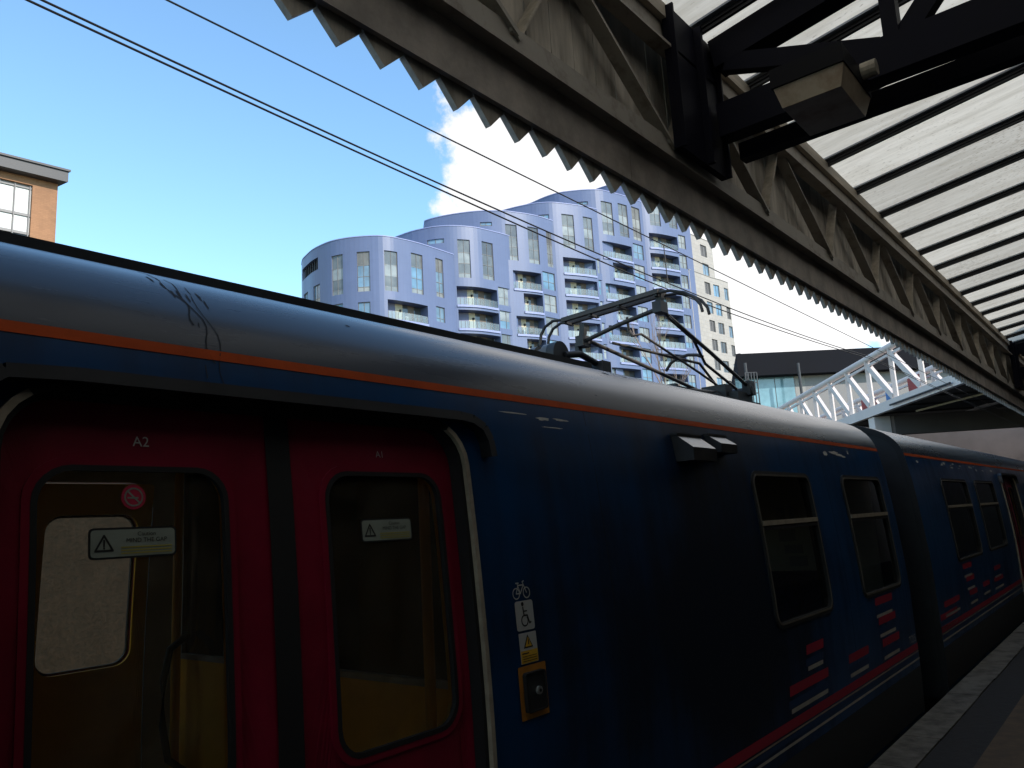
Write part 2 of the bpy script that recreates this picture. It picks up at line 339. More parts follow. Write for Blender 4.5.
def ring(mb, A, B, o0, o1, mt, far=False, mt_back=None):
    """solid ring between outline A and hole B, front at o0 and back at o1 (metres in from the body skin)"""
    n = len(A)
    fa = [S(x, z, o0, far) for x, z in A]; fb = [S(x, z, o0, far) for x, z in B]; ba = [S(x, z, o1, far) for x, z in A]; bb = [S(x, z, o1, far) for x, z in B]
    for i in range(n):
        j = (i+1) % n
        mb.face([fa[i], fa[j], fb[j], fb[i]], mt); mb.face([ba[j], ba[i], bb[i], bb[j]], mt_back or mt)
        mb.face([fa[j], fa[i], ba[i], ba[j]], mt); mb.face([fb[i], fb[j], bb[j], bb[i]], mt)
def pane(mb, x0, x1, z0, z1, r, off, mt, far=False, rows=18):
    def half(z):
        d = min(z-z0, z1-z)
        return r-math.sqrt(max(0, r*r-(r-d)**2)) if d < r else 0
    zz = sorted(set([z0+(z1-z0)*i/rows for i in range(rows+1)]+[z0+r*i/6 for i in range(6)]+[z1-r*i/6 for i in range(6)]))
    for a, b in zip(zz, zz[1:]):
        ha, hb = half(a), half(b)
        mb.face([S(x0+ha, a, off, far), S(x1-ha, a, off, far), S(x1-hb, b, off, far), S(x0+hb, b, off, far)], mt)
def strip(mb, x0, x1, z0, z1, off, mt, n=2, slant=0):
    for i in range(n):
        a = z0+(z1-z0)*i/n; b = z0+(z1-z0)*(i+1)/n
        mb.face([S(x0+slant*(a-z0), a, off), S(x1+slant*(a-z0), a, off), S(x1+slant*(b-z0), b, off), S(x0+slant*(b-z0), b, off)], mt)
def stroke(mb, pts, w, off, mt, closed=False):
    P = [Vector(p) for p in pts]
    if closed: P = P+[P[0]]
    for a, b in zip(P, P[1:]):
        d = (b-a)
        if d.length < 1e-6: continue
        d.normalize(); n = Vector((-d.y, d.x))*w/2; e = d*w*.3
        q = [a-n-e, b-n+e, b+n+e, a+n-e]
        mb.face([S(p.x, p.y, off) for p in q], mt)
def poly(mb, pts, off, mt): mb.face([S(x, z, off) for x, z in pts], mt)
def circ(cx, cz, r, n=20, a0=0, a1=2*math.pi): return [(cx+r*math.cos(a0+(a1-a0)*i/n), cz+r*math.sin(a0+(a1-a0)*i/n)) for i in range(n+1)]
def text_ob(name, body, size, x, z, off, mt, parent, align='CENTER', shear=0):
    cu = bpy.data.curves.new(name, 'FONT'); cu.body = body; cu.size = size; cu.align_x = align; cu.shear = shear
    t = bpy.data.objects.new(name, cu); scn.collection.objects.link(t); bpy.context.view_layer.update()
    me = bpy.data.meshes.new_from_object(t.evaluated_get(bpy.context.evaluated_depsgraph_get())); bpy.data.objects.remove(t); bpy.data.curves.remove(cu)
    for v in me.vertices: v.co = S(x+v.co.x, z+v.co.y, off)
    me.materials.clear(); me.materials.append(MATS[mt])
    o = bpy.data.objects.new(name, me); scn.collection.objects.link(o); o.parent = parent; o.matrix_parent_inverse = Matrix.Translation(-parent.location)
    return o

ADDED_FARW = [(2.75, 4.15, .955, 1.845), (-1.2+.9, .25, .955, 1.845)]  # extra far-side windows, added to let more skylight into the carriage
FS = .18      # the far doors sit a little further along
def body_shell(root, x0, x1, cuts):
    near = list(zip(PY, PZ)); loop = near+[(2*YC-y, z) for y, z in near[-2::-1]]
    th = .06; inner = []
    n = len(loop)
    for i, (y, z) in enumerate(loop):
        a = loop[max(i-1, 0)]; b = loop[min(i+1, n-1)]; d = Vector((b[0]-a[0], b[1]-a[1])).normalized(); inner.append((y+d.y*th, z-d.x*th))
    mb = MB(); V = []; Fc = []
    for x in (x0, x1): V += [(x, y, z) for y, z in loop]+[(x, y, z) for y, z in inner]
    m2 = 2*n
    for i in range(n-1):
        Fc += [(i, i+1, m2+i+1, m2+i), (n+i+1, n+i, m2+n+i, m2+n+i+1), (i+1, i, n+i, n+i+1), (m2+i, m2+i+1, m2+n+i+1, m2+n+i)]
    Fc += [(0, m2, m2+n, n), (n-1, 2*n-1, m2+2*n-1, m2+n-1)]
    mb.mesh(V, Fc, 'navy'); o = fixn(mb.build('body', root))
    cm = MB()
    for (a, b, c, d, r, fs, ya, yb) in [(*t, 0, 1.2, 3.1) for t in cuts]+[(*t, FS if t[4] > .1 else 0, 3.4, 5.3) for t in cuts]+[(*t, .075, 0, 3.4, 5.3) for t in ADDED_FARW if x0 < t[0] < x1]:
        A = [(x+fs, z) for x, z in rr_loop(a, b, c, d, r, 2, 6)]; k = len(A)
        cm.mesh([(x, ya, z) for x, z in A]+[(x, yb, z) for x, z in A], [tuple(range(k))]+[tuple(range(2*k-1, k-1, -1))]+[(i, (i+1) % k, k+(i+1) % k, k+i) for i in range(k)], 'navy')
    c = fixn(cm.build('cutter'))
    md = o.modifiers.new('b', 'BOOLEAN'); md.operation = 'DIFFERENCE'; md.solver = 'EXACT'; md.object = c
    bpy.context.view_layer.update()
    me = bpy.data.meshes.new_from_object(o.evaluated_get(bpy.context.evaluated_depsgraph_get())); o.modifiers.clear(); o.data = me; me.name = 'body'
    bpy.data.objects.remove(c)
    me.materials.clear()
    for k in ('navy', 'roof_grey', 'interior_cream', 'black_rubber'): me.materials.append(MATS[k])
    for p in me.polygons:
        ce = p.center; y = ce.y if ce.y < YC else 2*YC-ce.y
        zo = np.interp(ce.z, PZ, PY); 
        inward = Vector((0, YC-ce.y, 1.2-ce.z)).dot(p.normal) > 0 and abs(p.normal.x) < .5
        depth = y-zo
        if abs(p.normal.x) > .9: p.material_index = 3
        elif inward and depth > .02: p.material_index = 2
        elif ce.z > 2.11 and depth < .025: p.material_index = 1
        elif depth > .012 and ce.z < 2.1: p.material_index = 3
        else: p.material_index = 1 if ce.z > 2.11 else 0
    me.shade_smooth(); me.set_sharp_from_angle(angle=R(28))
    return o

def carriage(name, label, x0, x1, doors, wins):
    root = thing(name, label, 'train carriage', ((x0+x1)/2, YC, -.915), 'carriages of the standing train')
    cuts = [(w[0], w[1], w[2], w[3], .075) for w in wins]+[(d[0], d[1], -.02, 1.978, .15) for d in doors]
    body_shell(root, x0, x1, cuts)
    # ends, floor, ceiling
    prof = list(zip(PY, PZ)); loop = prof+[(2*YC-y, z) for y, z in prof[-2::-1]]
    for xe, s in ((x0, 1), (x1, -1)):
        q = MB(); V = [(xe+s*.03, y, z-.004) for y, z in loop]+[(xe+s*.09, y, z-.004) for y, z in loop]; n = len(loop)
        q.mesh([(x, YC+(y-YC)*.99, z) for x, y, z in V], [tuple(range(n)), tuple(range(2*n-1, n-1, -1))]+[(i, (i+1) % n, n+(i+1) % n, n+i) for i in range(n)], 'black_paint'); q.build('end_wall', root)
    box_ob('interior_floor', (x0+.1, 1.91, -.19), (x1-.1, 2*YC-1.91, -.10), 'floor_lino', root)
    box_ob('interior_ceiling', (x0+.1, 2.18, 2.24), (x1-.1, 2*YC-2.18, 2.27), 'interior_cream', root)
    q = MB(); q.box((x0+1.2, 2.15, -.85), (x1-1.2, 2*YC-2.15, -.25), 'bogie_metal')
    for xb in (x0+3, x1-3):
        for dx in (-1.25, 1.25):
            for yy in (2.47, 3.99):
                q.tube([(xb+dx, yy-.07, -.50), (xb+dx, yy+.07, -.50)], .415, 'bogie_metal', 28)
        q.box((xb-1.6, 2.2, -.62), (xb+1.6, 2.38, -.40), 'bogie_metal')
    q.build('underframe', root)
    # stripes
    q = MB(); strip(q, x0, x1, 2.094, 2.122, -.002, 'orange_paint', 2); q.build('orange_stripe', root)
    q = MB()
    strip(q, x0, x1, .395, .448, -.002, 'livery_red'); strip(q, x0, x1, .376, .386, -.002, 'tan_trim'); strip(q, x0, x1, .345, .37, -.0015, 'livery_blue'); strip(q, x0, x1, .315, .330, -.002, 'livery_white'); q.build('waist_stripe', root)
    q = MB(); strip(q, x0, x1, -.19, .262, -.002, 'grime', 5); q.build('solebar', root)
    # saloon windows, with the far-side extras added for light
    for (a, b, c, d) in wins+[w for w in ADDED_FARW if x0 < w[0] < x1]:
        for far in ((True,) if (a, b, c, d) in ADDED_FARW else (False, True)):
            q = MB(); ring(q, rr_loop(a-.014, b+.014, c-.014, d+.014, .085), rr_loop(a+.018, b-.018, c+.018, d-.018, .06), -.010, .03, 'black_rubber', far)
            ring(q, rr_loop(a+.004, b-.004, c+.004, d-.004, .072), rr_loop(a+.014, b-.014, c+.014, d-.014, .064), -.013, .028, 'window_trim', far)
            fr = q.build('window', root)
            q = MB(); pane(q, a+.012, b-.012, c+.012, d-.012, .06, .012, 'door_glass' if far else 'window_glass', far); q.build('glass_pane', fr)
            q = MB(); zb = d-.30
            q.beam(S(a+.02, zb, -.004, far), S(b-.02, zb, -.004, far), .03, .028, 'tan_trim'); q.beam(S(a+.02, zb-.03, .0, far), S(b-.02, zb-.03, .0, far), .02, .02, 'black_rubber'); q.build('window_bar', fr)
    # door pairs
    for (da, db) in doors:
        for far in (False, True):
            a, b = (da+FS, db+FS) if far else (da, db)
            mid = (a+b)/2+.005
            if not far:
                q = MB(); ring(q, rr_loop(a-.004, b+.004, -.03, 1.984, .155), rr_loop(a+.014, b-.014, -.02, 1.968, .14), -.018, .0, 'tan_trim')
                kk = q.mi('black_paint')  # top of the surround coloured black for the shade under the gutter
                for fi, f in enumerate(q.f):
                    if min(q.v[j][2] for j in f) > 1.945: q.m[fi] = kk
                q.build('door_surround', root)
                q = MB(); ring(q, rr_loop(a+.0, b-.0, -.02, 1.978, .15), rr_loop(a+.028, b-.028, .0, 1.955, .13), .002, .05, 'black_rubber'); q.build('door_seal', root)
            for (u, v) in ((a+.018, mid-.036), (mid+.036, b-.018)):
                w0 = u+.085 if u < mid else u+.118
                w1 = v-.128 if u < mid else v-.075
                q = MB(); ring(q, rr_loop(u, v, -.03, 1.966, .02), rr_loop(w0, w1, .985, 1.80, .085), .052, .075, 'red_paint', far)
                ring(q, rr_loop(u, v, -.03, 1.966, .02), rr_loop(w0, w1, .985, 1.80, .085), .0755, .09, 'interior_yellow', far)
                lf = q.build('door', root)
                q = MB(); ring(q, rr_loop(w0-.02, w1+.02, .965, 1.82, .10), rr_loop(w0+.008, w1-.008, .993, 1.792, .08), .046, .06, 'red_paint', far); ring(q, rr_loop(w0-.002, w1+.002, .983, 1.802, .087), rr_loop(w0+.012, w1-.012, .997, 1.788, .076), .0445, .06, 'black_rubber', far); q.build('window_frame', lf)
                q = MB(); pane(q, w0, w1, .985, 1.80, .085, .062, 'door_glass', far); q.build('window_glass', lf)
            q = MB()
            for i in range(8):
                z0 = -.03+1.995*i/8; z1 = -.03+1.995*(i+1)/8
                q.face([S(mid-.04, z0, .045, far), S(mid+.04, z0, .045, far), S(mid+.04, z1, .045, far), S(mid-.04, z1, .045, far)], 'black_rubber'); q.face([S(mid-.04, z0, .10, far), S(mid+.04, z0, .10, far), S(mid+.04, z1, .10, far), S(mid-.04, z1, .10, far)], 'black_rubber')
            q.build('door_edge_seal', root)
        a, b = da, db
        # drip gutter over the doors, turned down at its ends
        pts = [(a-.06, 1.86), (a-.055, 1.90), (a-.03, 1.96), (a+.02, 1.994)]+[(a+.02+(b-a-.06)*i/10, 2.001) for i in range(1, 10)]+[(b-.03, 2.0), (b+.03, 1.993), (b+.085, 1.966), (b+.108, 1.92), (b+.112, 1.86)]
        q = MB(); n = len(pts)
        for i in range(n-1):
            (xa, za), (xb, zb) = pts[i], pts[i+1]
            d = Vector((xb-xa, zb-za)).normalized(); nn = Vector((-d.y, d.x))*.016
            A = [S(xa-nn.x, za-nn.y, .0), S(xa-nn.x, za-nn.y, -.05), S(xa+nn.x, za+nn.y, -.05), S(xa+nn.x, za+nn.y, .0)]
            B = [S(xb-nn.x, zb-nn.y, .0), S(xb-nn.x, zb-nn.y, -.05), S(xb+nn.x, zb+nn.y, -.05), S(xb+nn.x, zb+nn.y, .0)]
            for k in range(4): q.face([A[k], A[(k+1) % 4], B[(k+1) % 4], B[k]], 'black_paint')
            if i == 0: q.face(A, 'black_paint')
            if i == n-2: q.face(B, 'black_paint')
        q.build('drip_gutter', root)
    # roof rain strip on the shoulder
    return root

car = carriage('rail_carriage', 'dark blue electric carriage with red sliding doors and a pantograph on its grey roof', -12.3, 7.55,
               [(.565, 2.035), (-7.4, -5.93)], [(4.53, 5.51, .955, 1.845), (6.23, 7.28, .955, 1.845), (-1.75, -.65, .955, 1.845), (-3.3, -2.2, .955, 1.845), (-5.0, -3.9, .955, 1.845)])
q = MB(); q.beam((-12.3, 2.44, 2.491), (3.72, 2.44, 2.489), .05, .042, 'black_paint'); q.build('roof_rib', car)
# interior of the vestibule
for y0, y1 in ((1.93, 2.30), (2.36, 2.98), (3.86, 4.52)):
    pass
sx = 2.06; y0, y1 = 1.96, 3.89
sc = MB(); sc.box((sx, y0, -.1), (sx+.035, y1, 1.06), 'interior_yellow'); sc = sc.build('draught_screen', car)
q = MB(); q.box((sx-.006, y0, 1.061), (sx+.042, y1, 1.085), 'alu'); q.box((sx-.004, y0, 1.97), (sx+.04, y1, 1.99), 'alu')
q.box((sx-.006, y1-.03, 1.086), (sx+.042, y1, 1.969), 'alu'); q.build('screen_frame', sc)
q = MB(); q.box((sx+.015, y0+.01, 1.086), (sx+.02, y1-.031, 1.968), 'screen_glass'); q.build('screen_glass', sc)
q = MB(); q.tube([(sx-.05, y1-.06, -.09), (sx-.05, y1-.06, 2.235)], .022, 'yellow_pole', 12); q.build('grab_pole', sc)
q = MB(); q.tube([(2.0, 2.06, -.09), (2.0, 2.06, 2.2)], .02, 'yellow_pole', 12); q.build('grab_pole', sc)
q = MB(); q.tube([(sx-.01, y1-.10, .55), (sx-.09, y1-.08, .62), (sx-.12, y1-.08, .78), (sx-.12, y1-.08, .98), (sx-.09, y1-.08, 1.12), (sx-.01, y1-.1, 1.18)], .017, 'black_rubber', 10); q.build('grab_handle', sc)
q = MB(); q.box((sx+.006, 3.44, 1.10), (sx+.010, 3.50, 1.22), 'label_white')
q.tube([(sx+.004, 3.47+.02*math.cos(i*.6), 1.135+.02*math.sin(i*.6)) for i in range(10)], .003, 'label_black', 5); q.tube([(sx+.004, 3.478, 1.20), (sx+.004, 3.474, 1.155), (sx+.004, 3.455, 1.15)], .004, 'label_black', 5); q.build('wheelchair_sticker', sc)
for (y0, y1) in ((1.96, 2.8), (3.7, 4.5)):
    sc = MB(); sc.box((.42, y0, -.1), (.455, y1, 2.0), 'interior_yellow'); sc.build('partition', car)
q = MB()
for xs in (3.0, 3.9, 5.2, 6.2):
    for ys in (2.05, 3.55):
        q = MB(); q.box((xs, ys, .32), (xs+.42, ys+.85, .45), 'seat_moquette'); q.box((xs+.36, ys, .40), (xs+.46, ys+.85, 1.12), 'seat_moquette'); o = q.build('seat', car)
        bm = bmesh.new(); bm.from_mesh(o.data); bmesh.ops.bevel(bm, geom=bm.edges[:], offset=.03, segments=3, affect='EDGES'); bm.to_mesh(o.data); bm.free()
# door markings and glass labels
text_ob('door_number', 'A2', .036, .915, 1.852, .0505, 'chip_white', car)
text_ob('door_number', 'A1', .030, 1.69, 1.85, .0505, 'chip_white', car)
def caution(x0, x1, z0, z1, off):
    q = MB(); h = z1-z0
    pane(q, x0, x1, z0, z1, .012, off, 'label_black', rows=3); pane(q, x0+.005, x1-.005, z0+.005, z1-.005, .009, off-.001, 'label_pale', rows=3)
    cx = x0+.035; t = [(cx-.02, z0+.02), (cx+.02, z0+.02), (cx, z1-.018)]; stroke(q, t, .0045, off-.002, 'label_black', True)
    stroke(q, [(cx, z0+.03), (cx, z0+.044)], .004, off-.002, 'label_black'); stroke(q, [(cx, z0+.0245), (cx, z0+.027)], .004, off-.002, 'label_black')
    for zz in (z0+.012, z0+.019, z0+.026): stroke(q, [(x0+.075, zz), (x1-.014, zz)], .003, off-.002, 'label_ochre')
    o = q.build('caution_label', car)
    text_ob('label_text', 'Caution', .014, (x0+x1)/2+.03, z1-.021, off-.002, 'label_black', o); text_ob('label_text', 'MIND THE GAP', .0145, (x0+x1)/2+.03, z1-.036, off-.002, 'label_black', o)
caution(.792, 1.003, 1.582, 1.655, .058); caution(1.592, 1.805, 1.582, 1.655, .058)
q = MB(); poly(q, circ(.898, 1.727, .030, 28)[:-1], .058, 'sticker_red'); stroke(q, circ(.898, 1.727, .021, 24), .004, .057, 'label_pale'); stroke(q, [(.884, 1.741), (.912, 1.713)], .004, .057, 'label_pale'); stroke(q, [(.884, 1.725), (.908, 1.725)], .004, .057, 'label_pale'); q.build('no_smoking_sign', car)
def wheelchair(q, x, z, s, off, mt):
    stroke(q, circ(x-.02*s, z-.22*s, .2*s, 20, R(110), R(395)), .055*s, off, mt); poly(q, circ(x-.08*s, z+.42*s, .085*s, 14)[:-1], off, mt)
    stroke(q, [(x-.07*s, z+.30*s), (x-.04*s, z-.02*s), (x+.17*s, z-.03*s), (x+.27*s, z-.34*s), (x+.36*s, z-.30*s)], .065*s, off, mt); stroke(q, [(x-.05*s, z+.14*s), (x+.16*s, z+.14*s)], .05*s, off, mt)
# signs beside the door on the body
O = -.003
q = MB()
for cx in (2.228, 2.287): stroke(q, circ(cx, 1.3690, .0185, 20), .004, O, 'label_white')
stroke(q, [(2.228, 1.3690), (2.242, 1.3970), (2.272, 1.3970), (2.252, 1.3680), (2.228, 1.3690)], .0045, O, 'label_white'); stroke(q, [(2.252, 1.3680), (2.238, 1.4040)], .004, O, 'label_white'); stroke(q, [(2.287, 1.3690), (2.268, 1.4080), (2.277, 1.4110)], .004, O, 'label_white'); stroke(q, [(2.230, 1.4050), (2.246, 1.4050)], .0045, O, 'label_white'); q.build('bicycle_symbol', car)
q = MB(); pane(q, 2.213, 2.315, 1.240, 1.342, .01, O, 'label_white', rows=3); wheelchair(q, 2.262, 1.293, .09, O-.001, 'label_black'); q.build('wheelchair_sign', car)
q = MB(); pane(q, 2.217, 2.316, 1.128, 1.232, .003, O, 'label_white', rows=3); pane(q, 2.219, 2.314, 1.130, 1.172, .002, O-.001, 'label_yellow', rows=2)
poly(q, [(2.238, 1.180), (2.292, 1.180), (2.265, 1.226)], O-.001, 'label_black'); poly(q, [(2.246, 1.185), (2.284, 1.185), (2.265, 1.218)], O-.002, 'label_yellow'); stroke(q, [(2.265, 1.193), (2.265, 1.208)], .005, O-.003, 'label_black')
for zz in (1.137, 1.145, 1.153): stroke(q, [(2.228, zz), (2.306, zz)], .0022, O-.002, 'label_black')
stroke(q, [(2.226, 1.163), (2.262, 1.163)], .004, O-.002, 'label_black'); q.build('warning_sign', car)
q = MB(); pane(q, 2.195, 2.352, .945, 1.122, .004, -.004, 'button_amber', rows=4); bt = q.build('release_panel', car)
q = MB(); ring(q, rr_loop(2.217, 2.33, .968, 1.10, .01, 4, 4), rr_loop(2.222, 2.325, .973, 1.095, .008, 4, 4), -.02, -.004, 'black_rubber'); pane(q, 2.219, 2.328, .97, 1.098, .008, -.016, 'vent_black', rows=4); q.build('cover_plate', bt)
q = MB(); q.tube([S(2.283, 1.035, -.016), S(2.283, 1.035, -.026)], .014, 'alu', 18); q.tube([S(2.283, 1.035, -.0262), S(2.283, 1.035, -.028)], .006, 'black_rubber', 8); q.build('key_lock', bt)
box_ob('bulkhead', (7.30, 1.97, -.09), (7.33, 2*YC-1.97, 2.2), 'interior_cream', car)
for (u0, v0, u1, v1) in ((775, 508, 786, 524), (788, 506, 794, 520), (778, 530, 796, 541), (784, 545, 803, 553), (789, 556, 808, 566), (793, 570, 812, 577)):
    a = onX(u0, v0, 7.29); b = onX(u1, v1, 7.29); box_ob('window_reflection', (7.292, min(a.y, b.y), min(a.z, b.z)), (7.298, max(a.y, b.y), max(a.z, b.z)), 'label_white', car)  # pale panels standing in for reflections in the side windows
# small box lamps under the orange stripe
for (xa, xb, za, zb, dp, sl) in ((3.635, 3.90, 1.888, 2.035, .10, 1), (4.03, 4.24, 1.945, 2.055, .08, .5)):
    q = MB(); y1 = Yp(zb); y0 = Yp(za); zm = za+(zb-za)*.45
    V = [(xa, y0, za), (xb, y0, za), (xb, y0-dp, za), (xa, y0-dp, za), (xa, y0-dp, zm), (xb, y0-dp, zm), (xb, y1-dp*.35, zb-.012), (xa, y1-dp*.35, zb-.012), (xa, y1, zb-.012), (xb, y1, zb-.012)]
    q.mesh(V, [(0, 1, 2, 3), (3, 2, 5, 4), (7, 6, 9, 8), (0, 3, 4, 7, 8), (1, 9, 6, 5, 2)], 'vent_black'); q.mesh(V, [(4, 5, 6, 7)], 'alu')
    q.box((xa-.01, y1-dp*.45, zb-.012), (xb+.01, y1+.02, zb), 'vent_black'); q.build('side_vent', car)
# livery flicks
def flick(root, x0, x1, z, mr='livery_red'):
    q = MB()
    strip(q, x0, x1, z, z+.055, -.002, mr, 1, .25); strip(q, x0-.03, x1-.02, z-.064, z-.022, -.0018, 'livery_blue', 1, .25); strip(q, x0-.0, x1-.04, z-.092, z-.068, -.002, 'livery_white', 1, .25)
    q.build('livery_flick', root)
flick(car, 4.60, 5.27, .566); flick(car, 4.93, 5.24, .745); flick(car, 5.70, 6.16, .57)
for z in (.865, .72, .555): flick(car, 6.47+.2*(.865-z), 6.95+.2*(.865-z), z)
text_ob('carriage_number', '71215', .085, 7.40, .468, -.003, 'chip_white', car)
# worn spots: chips of white filler, roof joint with sealant runs
random.seed(3)
def blob(q, cx, cz, w, h, off, mt, n=14):
    poly(q, [(cx+w*math.cos(2*math.pi*i/n)*random.uniform(.55, 1.1), cz+h*math.sin(2*math.pi*i/n)*random.uniform(.5, 1.15)) for i in range(n)], off, mt)
q = MB()
for (cx, cz, w, h) in ((6.05, 2.02, .05, .022), (6.25, 2.035, .12, .012), (6.36, 2.02, .09, .012), (6.48, 2.01, .06, .008), (6.62, 2.05, .02, .02), (2.36, 2.045, .09, .004), (2.55, 2.035, .05, .008), (2.68, 2.038, .07, .005), (2.60, 2.0, .1, .003)): q = MB(); blob(q, cx, cz, w, h, -.002, 'chip_white'); q.build('paint_chip', car)
q = MB()
for k in range(3):
    x = 1.02+k*.035; pts = []
    for i in range(14):
        z = 2.40-.03*k-i*(.016+.006*k); pts.append((x+.012*math.sin(i*.9+k)+.0035*i, z))
    stroke(q, pts, .0045-.001*k, -.002, 'grime')
for i in range(8):
    q.build('roof_stain', car); q = MB()
    blob(q, 1.04+random.uniform(-.05, .1), random.uniform(2.26, 2.37), .004, .018, -.0022, 'grime', 9)
q.build('roof_stain', car); q = MB(); stroke(q, [(1.072, 2.2), (1.075, 2.04)], .003, -.0035, 'grime'); q.build('roof_stain', car); q = MB()
for xs_ in (-3.0, 2.86, 4.33, 5.88, 7.40): q = MB(); strip(q, xs_, xs_+.005, .46, 2.09, -.001, 'grime', 12); q.build('panel_seam', car)
q = MB()
for (cx, cz, w, h) in ((1.66, 2.31, .012, .004), (3.4, 2.36, .03, .01), (3.62, 2.37, .02, .006)): q = MB(); blob(q, cx, cz, w, h, -.002, 'grime', 9); q.build('roof_stain', car)
# ---- pantograph
pg = MB(); base = (7.62, 3.2, 2.84)
pg.box((7.15, 3.0, 2.64), (7.5, 3.42, 2.78), 'steel_dark'); pg.box((7.1, 3.1, 2.62), (7.25, 3.35, 2.86), 'steel_dark'); pg.tube([(7.42, 2.95, 2.80), (7.42, 3.46, 2.80)], .045, 'steel_dark', 12); pg.box((7.36, 2.96, 2.76), (7.48, 3.04, 2.90), 'steel_dark')
for y in (2.95, 3.45): pg.beam((5.75, y, 2.655), (7.5, y, 2.655), .05, .04, 'steel_dark')
for x in (5.8, 6.6): pg.beam((x, 2.95, 2.68), (x, 3.45, 2.68), .05, .04, 'steel_dark')
pg = pg.build('pantograph', car)
def part(fn, name, par=pg, sm=40): q = MB(); fn(q); return q.build(name, par, sm)
hl = onX(583, 342, 5.65); hr = onX(660, 308, 5.65)
part(lambda q: [q.tube([(7.42, 3.42, 2.82), (6.7, 3.54, 2.98), hl+Vector((.05, -.05, 0))], .018, 'tube_brown', 10), q.tube([(7.44, 3.0, 2.84), (6.6, 2.98, 3.07), hr+Vector((.05, .02, 0))], .018, 'tube_brown', 10), q.tube([(7.42, 3.3, 2.86), (6.8, 3.2, 3.04), (5.85, 3.56, 3.17)], .014, 'tube_brown', 8),
               q.tube([(7.42, 3.12, 2.84), (6.6, 3.05, 2.985), (6.3, 3.0, 3.16), (5.8, 2.97, 3.27)], .014, 'tube_brown', 8)], 'upper_arm')
part(lambda q: [q.tube([(7.4, 3.2, 2.80), (6.9, 3.2, 2.77), (6.05, 3.2, 2.72)], .026, 'tube_brown', 10)], 'lower_arm')
part(lambda q: q.tube([onX(627, 317, 5.85), onX(629, 331, 5.9), onX(632, 336, 5.9), onX(641, 334, 6.0), (6.8, 3.22, 2.96), (7.3, 3.2, 2.83)], .012, 'tube_brown', 8), 'control_rod')
part(lambda q: q.tube([onX(666, 371, 6.7), onX(671, 363, 6.7), onX(678, 358, 6.7), onX(688, 355, 6.7), onX(697, 355, 6.7), onX(703, 357, 6.7)], .016, 'tube_brown', 8), 'cable_loop')
part(lambda q: q.tube([hl, (hl+hr)/2+Vector((0, 0, .012)), hr], .019, 'tube_brown', 10), 'cross_tube')
def headf(q):
    a = onX(566, 322, 5.65); b = onX(662, 293, 5.65)
    for dx in (-.06, .06): q.beam(a+Vector((dx, 0, 0)), b+Vector((dx, 0, 0)), .042, .028, 'tube_brown'); q.beam(a+Vector((dx, 0, .020)), b+Vector((dx, 0, .020)), .03, .010, 'steel_dark')
    for t in (.02, .3, .6, .97): p = a.lerp(b, t); q.beam(p+Vector((-.07, 0, -.02)), p+Vector((.07, 0, -.02)), .03, .02, 'steel_dark')
    for p in (hl, hr): q.box(p-Vector((.06, .04, .045)), p+Vector((.06, .04, .05)), 'steel_dark'); q.beam(p+Vector((0, 0, .05)), p+Vector((0, -.02, .16)), .05, .05, 'steel_dark')
    q.box(hl-Vector((.03, -.03, .12)), hl+Vector((.03, .07, .0)), 'steel_dark')
hd = part(headf, 'collector_head', sm=None)
for dx in (-.06, .06):
    w = Vector((dx, 0, 0))
    part(lambda q: q.tube([onX(568, 321, 5.65)+w, onX(557, 322, 5.65)+w, onX(549, 328, 5.65)+w, onX(545, 336, 5.65)+w, onX(544, 346, 5.65)+w], .014, 'steel_dark', 8), 'horn', hd)
    part(lambda q: q.tube([onX(661, 294, 5.65)+w, onX(674, 292, 5.65)+w, onX(688, 294, 5.65)+w, onX(698, 299, 5.65)+w, onX(704, 306, 5.65)+w, onX(706, 313, 5.65)+w], .013, 'steel_dark', 8), 'horn', hd)
IP = onY(559, 355, 2.74); IX, IZ = IP.x, IP.z
def ins(q):
    for i in range(8):
        y = 2.78+i*.05; r = .082 if i % 2 == 0 else .062
        q.tube([(IX, y, IZ), (IX, y+.047, IZ)], r, 'ceramic', 22)
    q.tube([(IX, 2.72, IZ), (IX, 2.78, IZ)], .085, 'steel_dark', 22); q.box((IX-.09, 2.75, IZ-.16), (IX+.09, 3.2, IZ-.07), 'steel_dark')
part(ins, 'insulator', car, 30)
def cab(q):
    q.tube([(IX+.03, 2.72, IZ), (IX+.2, 2.72, IZ+.03), (IX+.42, 2.74, IZ+.0), (IX+.52, 2.76, IZ-.1)], .022, 'black_rubber', 10)
    q.tube([(IX, 2.74, IZ-.05), (IX+.3, 2.72, IZ-.07), (IX+.7, 2.74, IZ-.08)], .022, 'black_rubber', 10); q.tube([(IX, 2.85, IZ-.03), (IX+.45, 2.85, IZ-.01), (IX+.8, 2.85, IZ-.08)], .022, 'black_rubber', 10)
    q.box((IX+.40, 2.68, IZ-.15), (IX+.50, 2.78, IZ+.01), 'steel_dark')
part(cab, 'roof_cable', car)
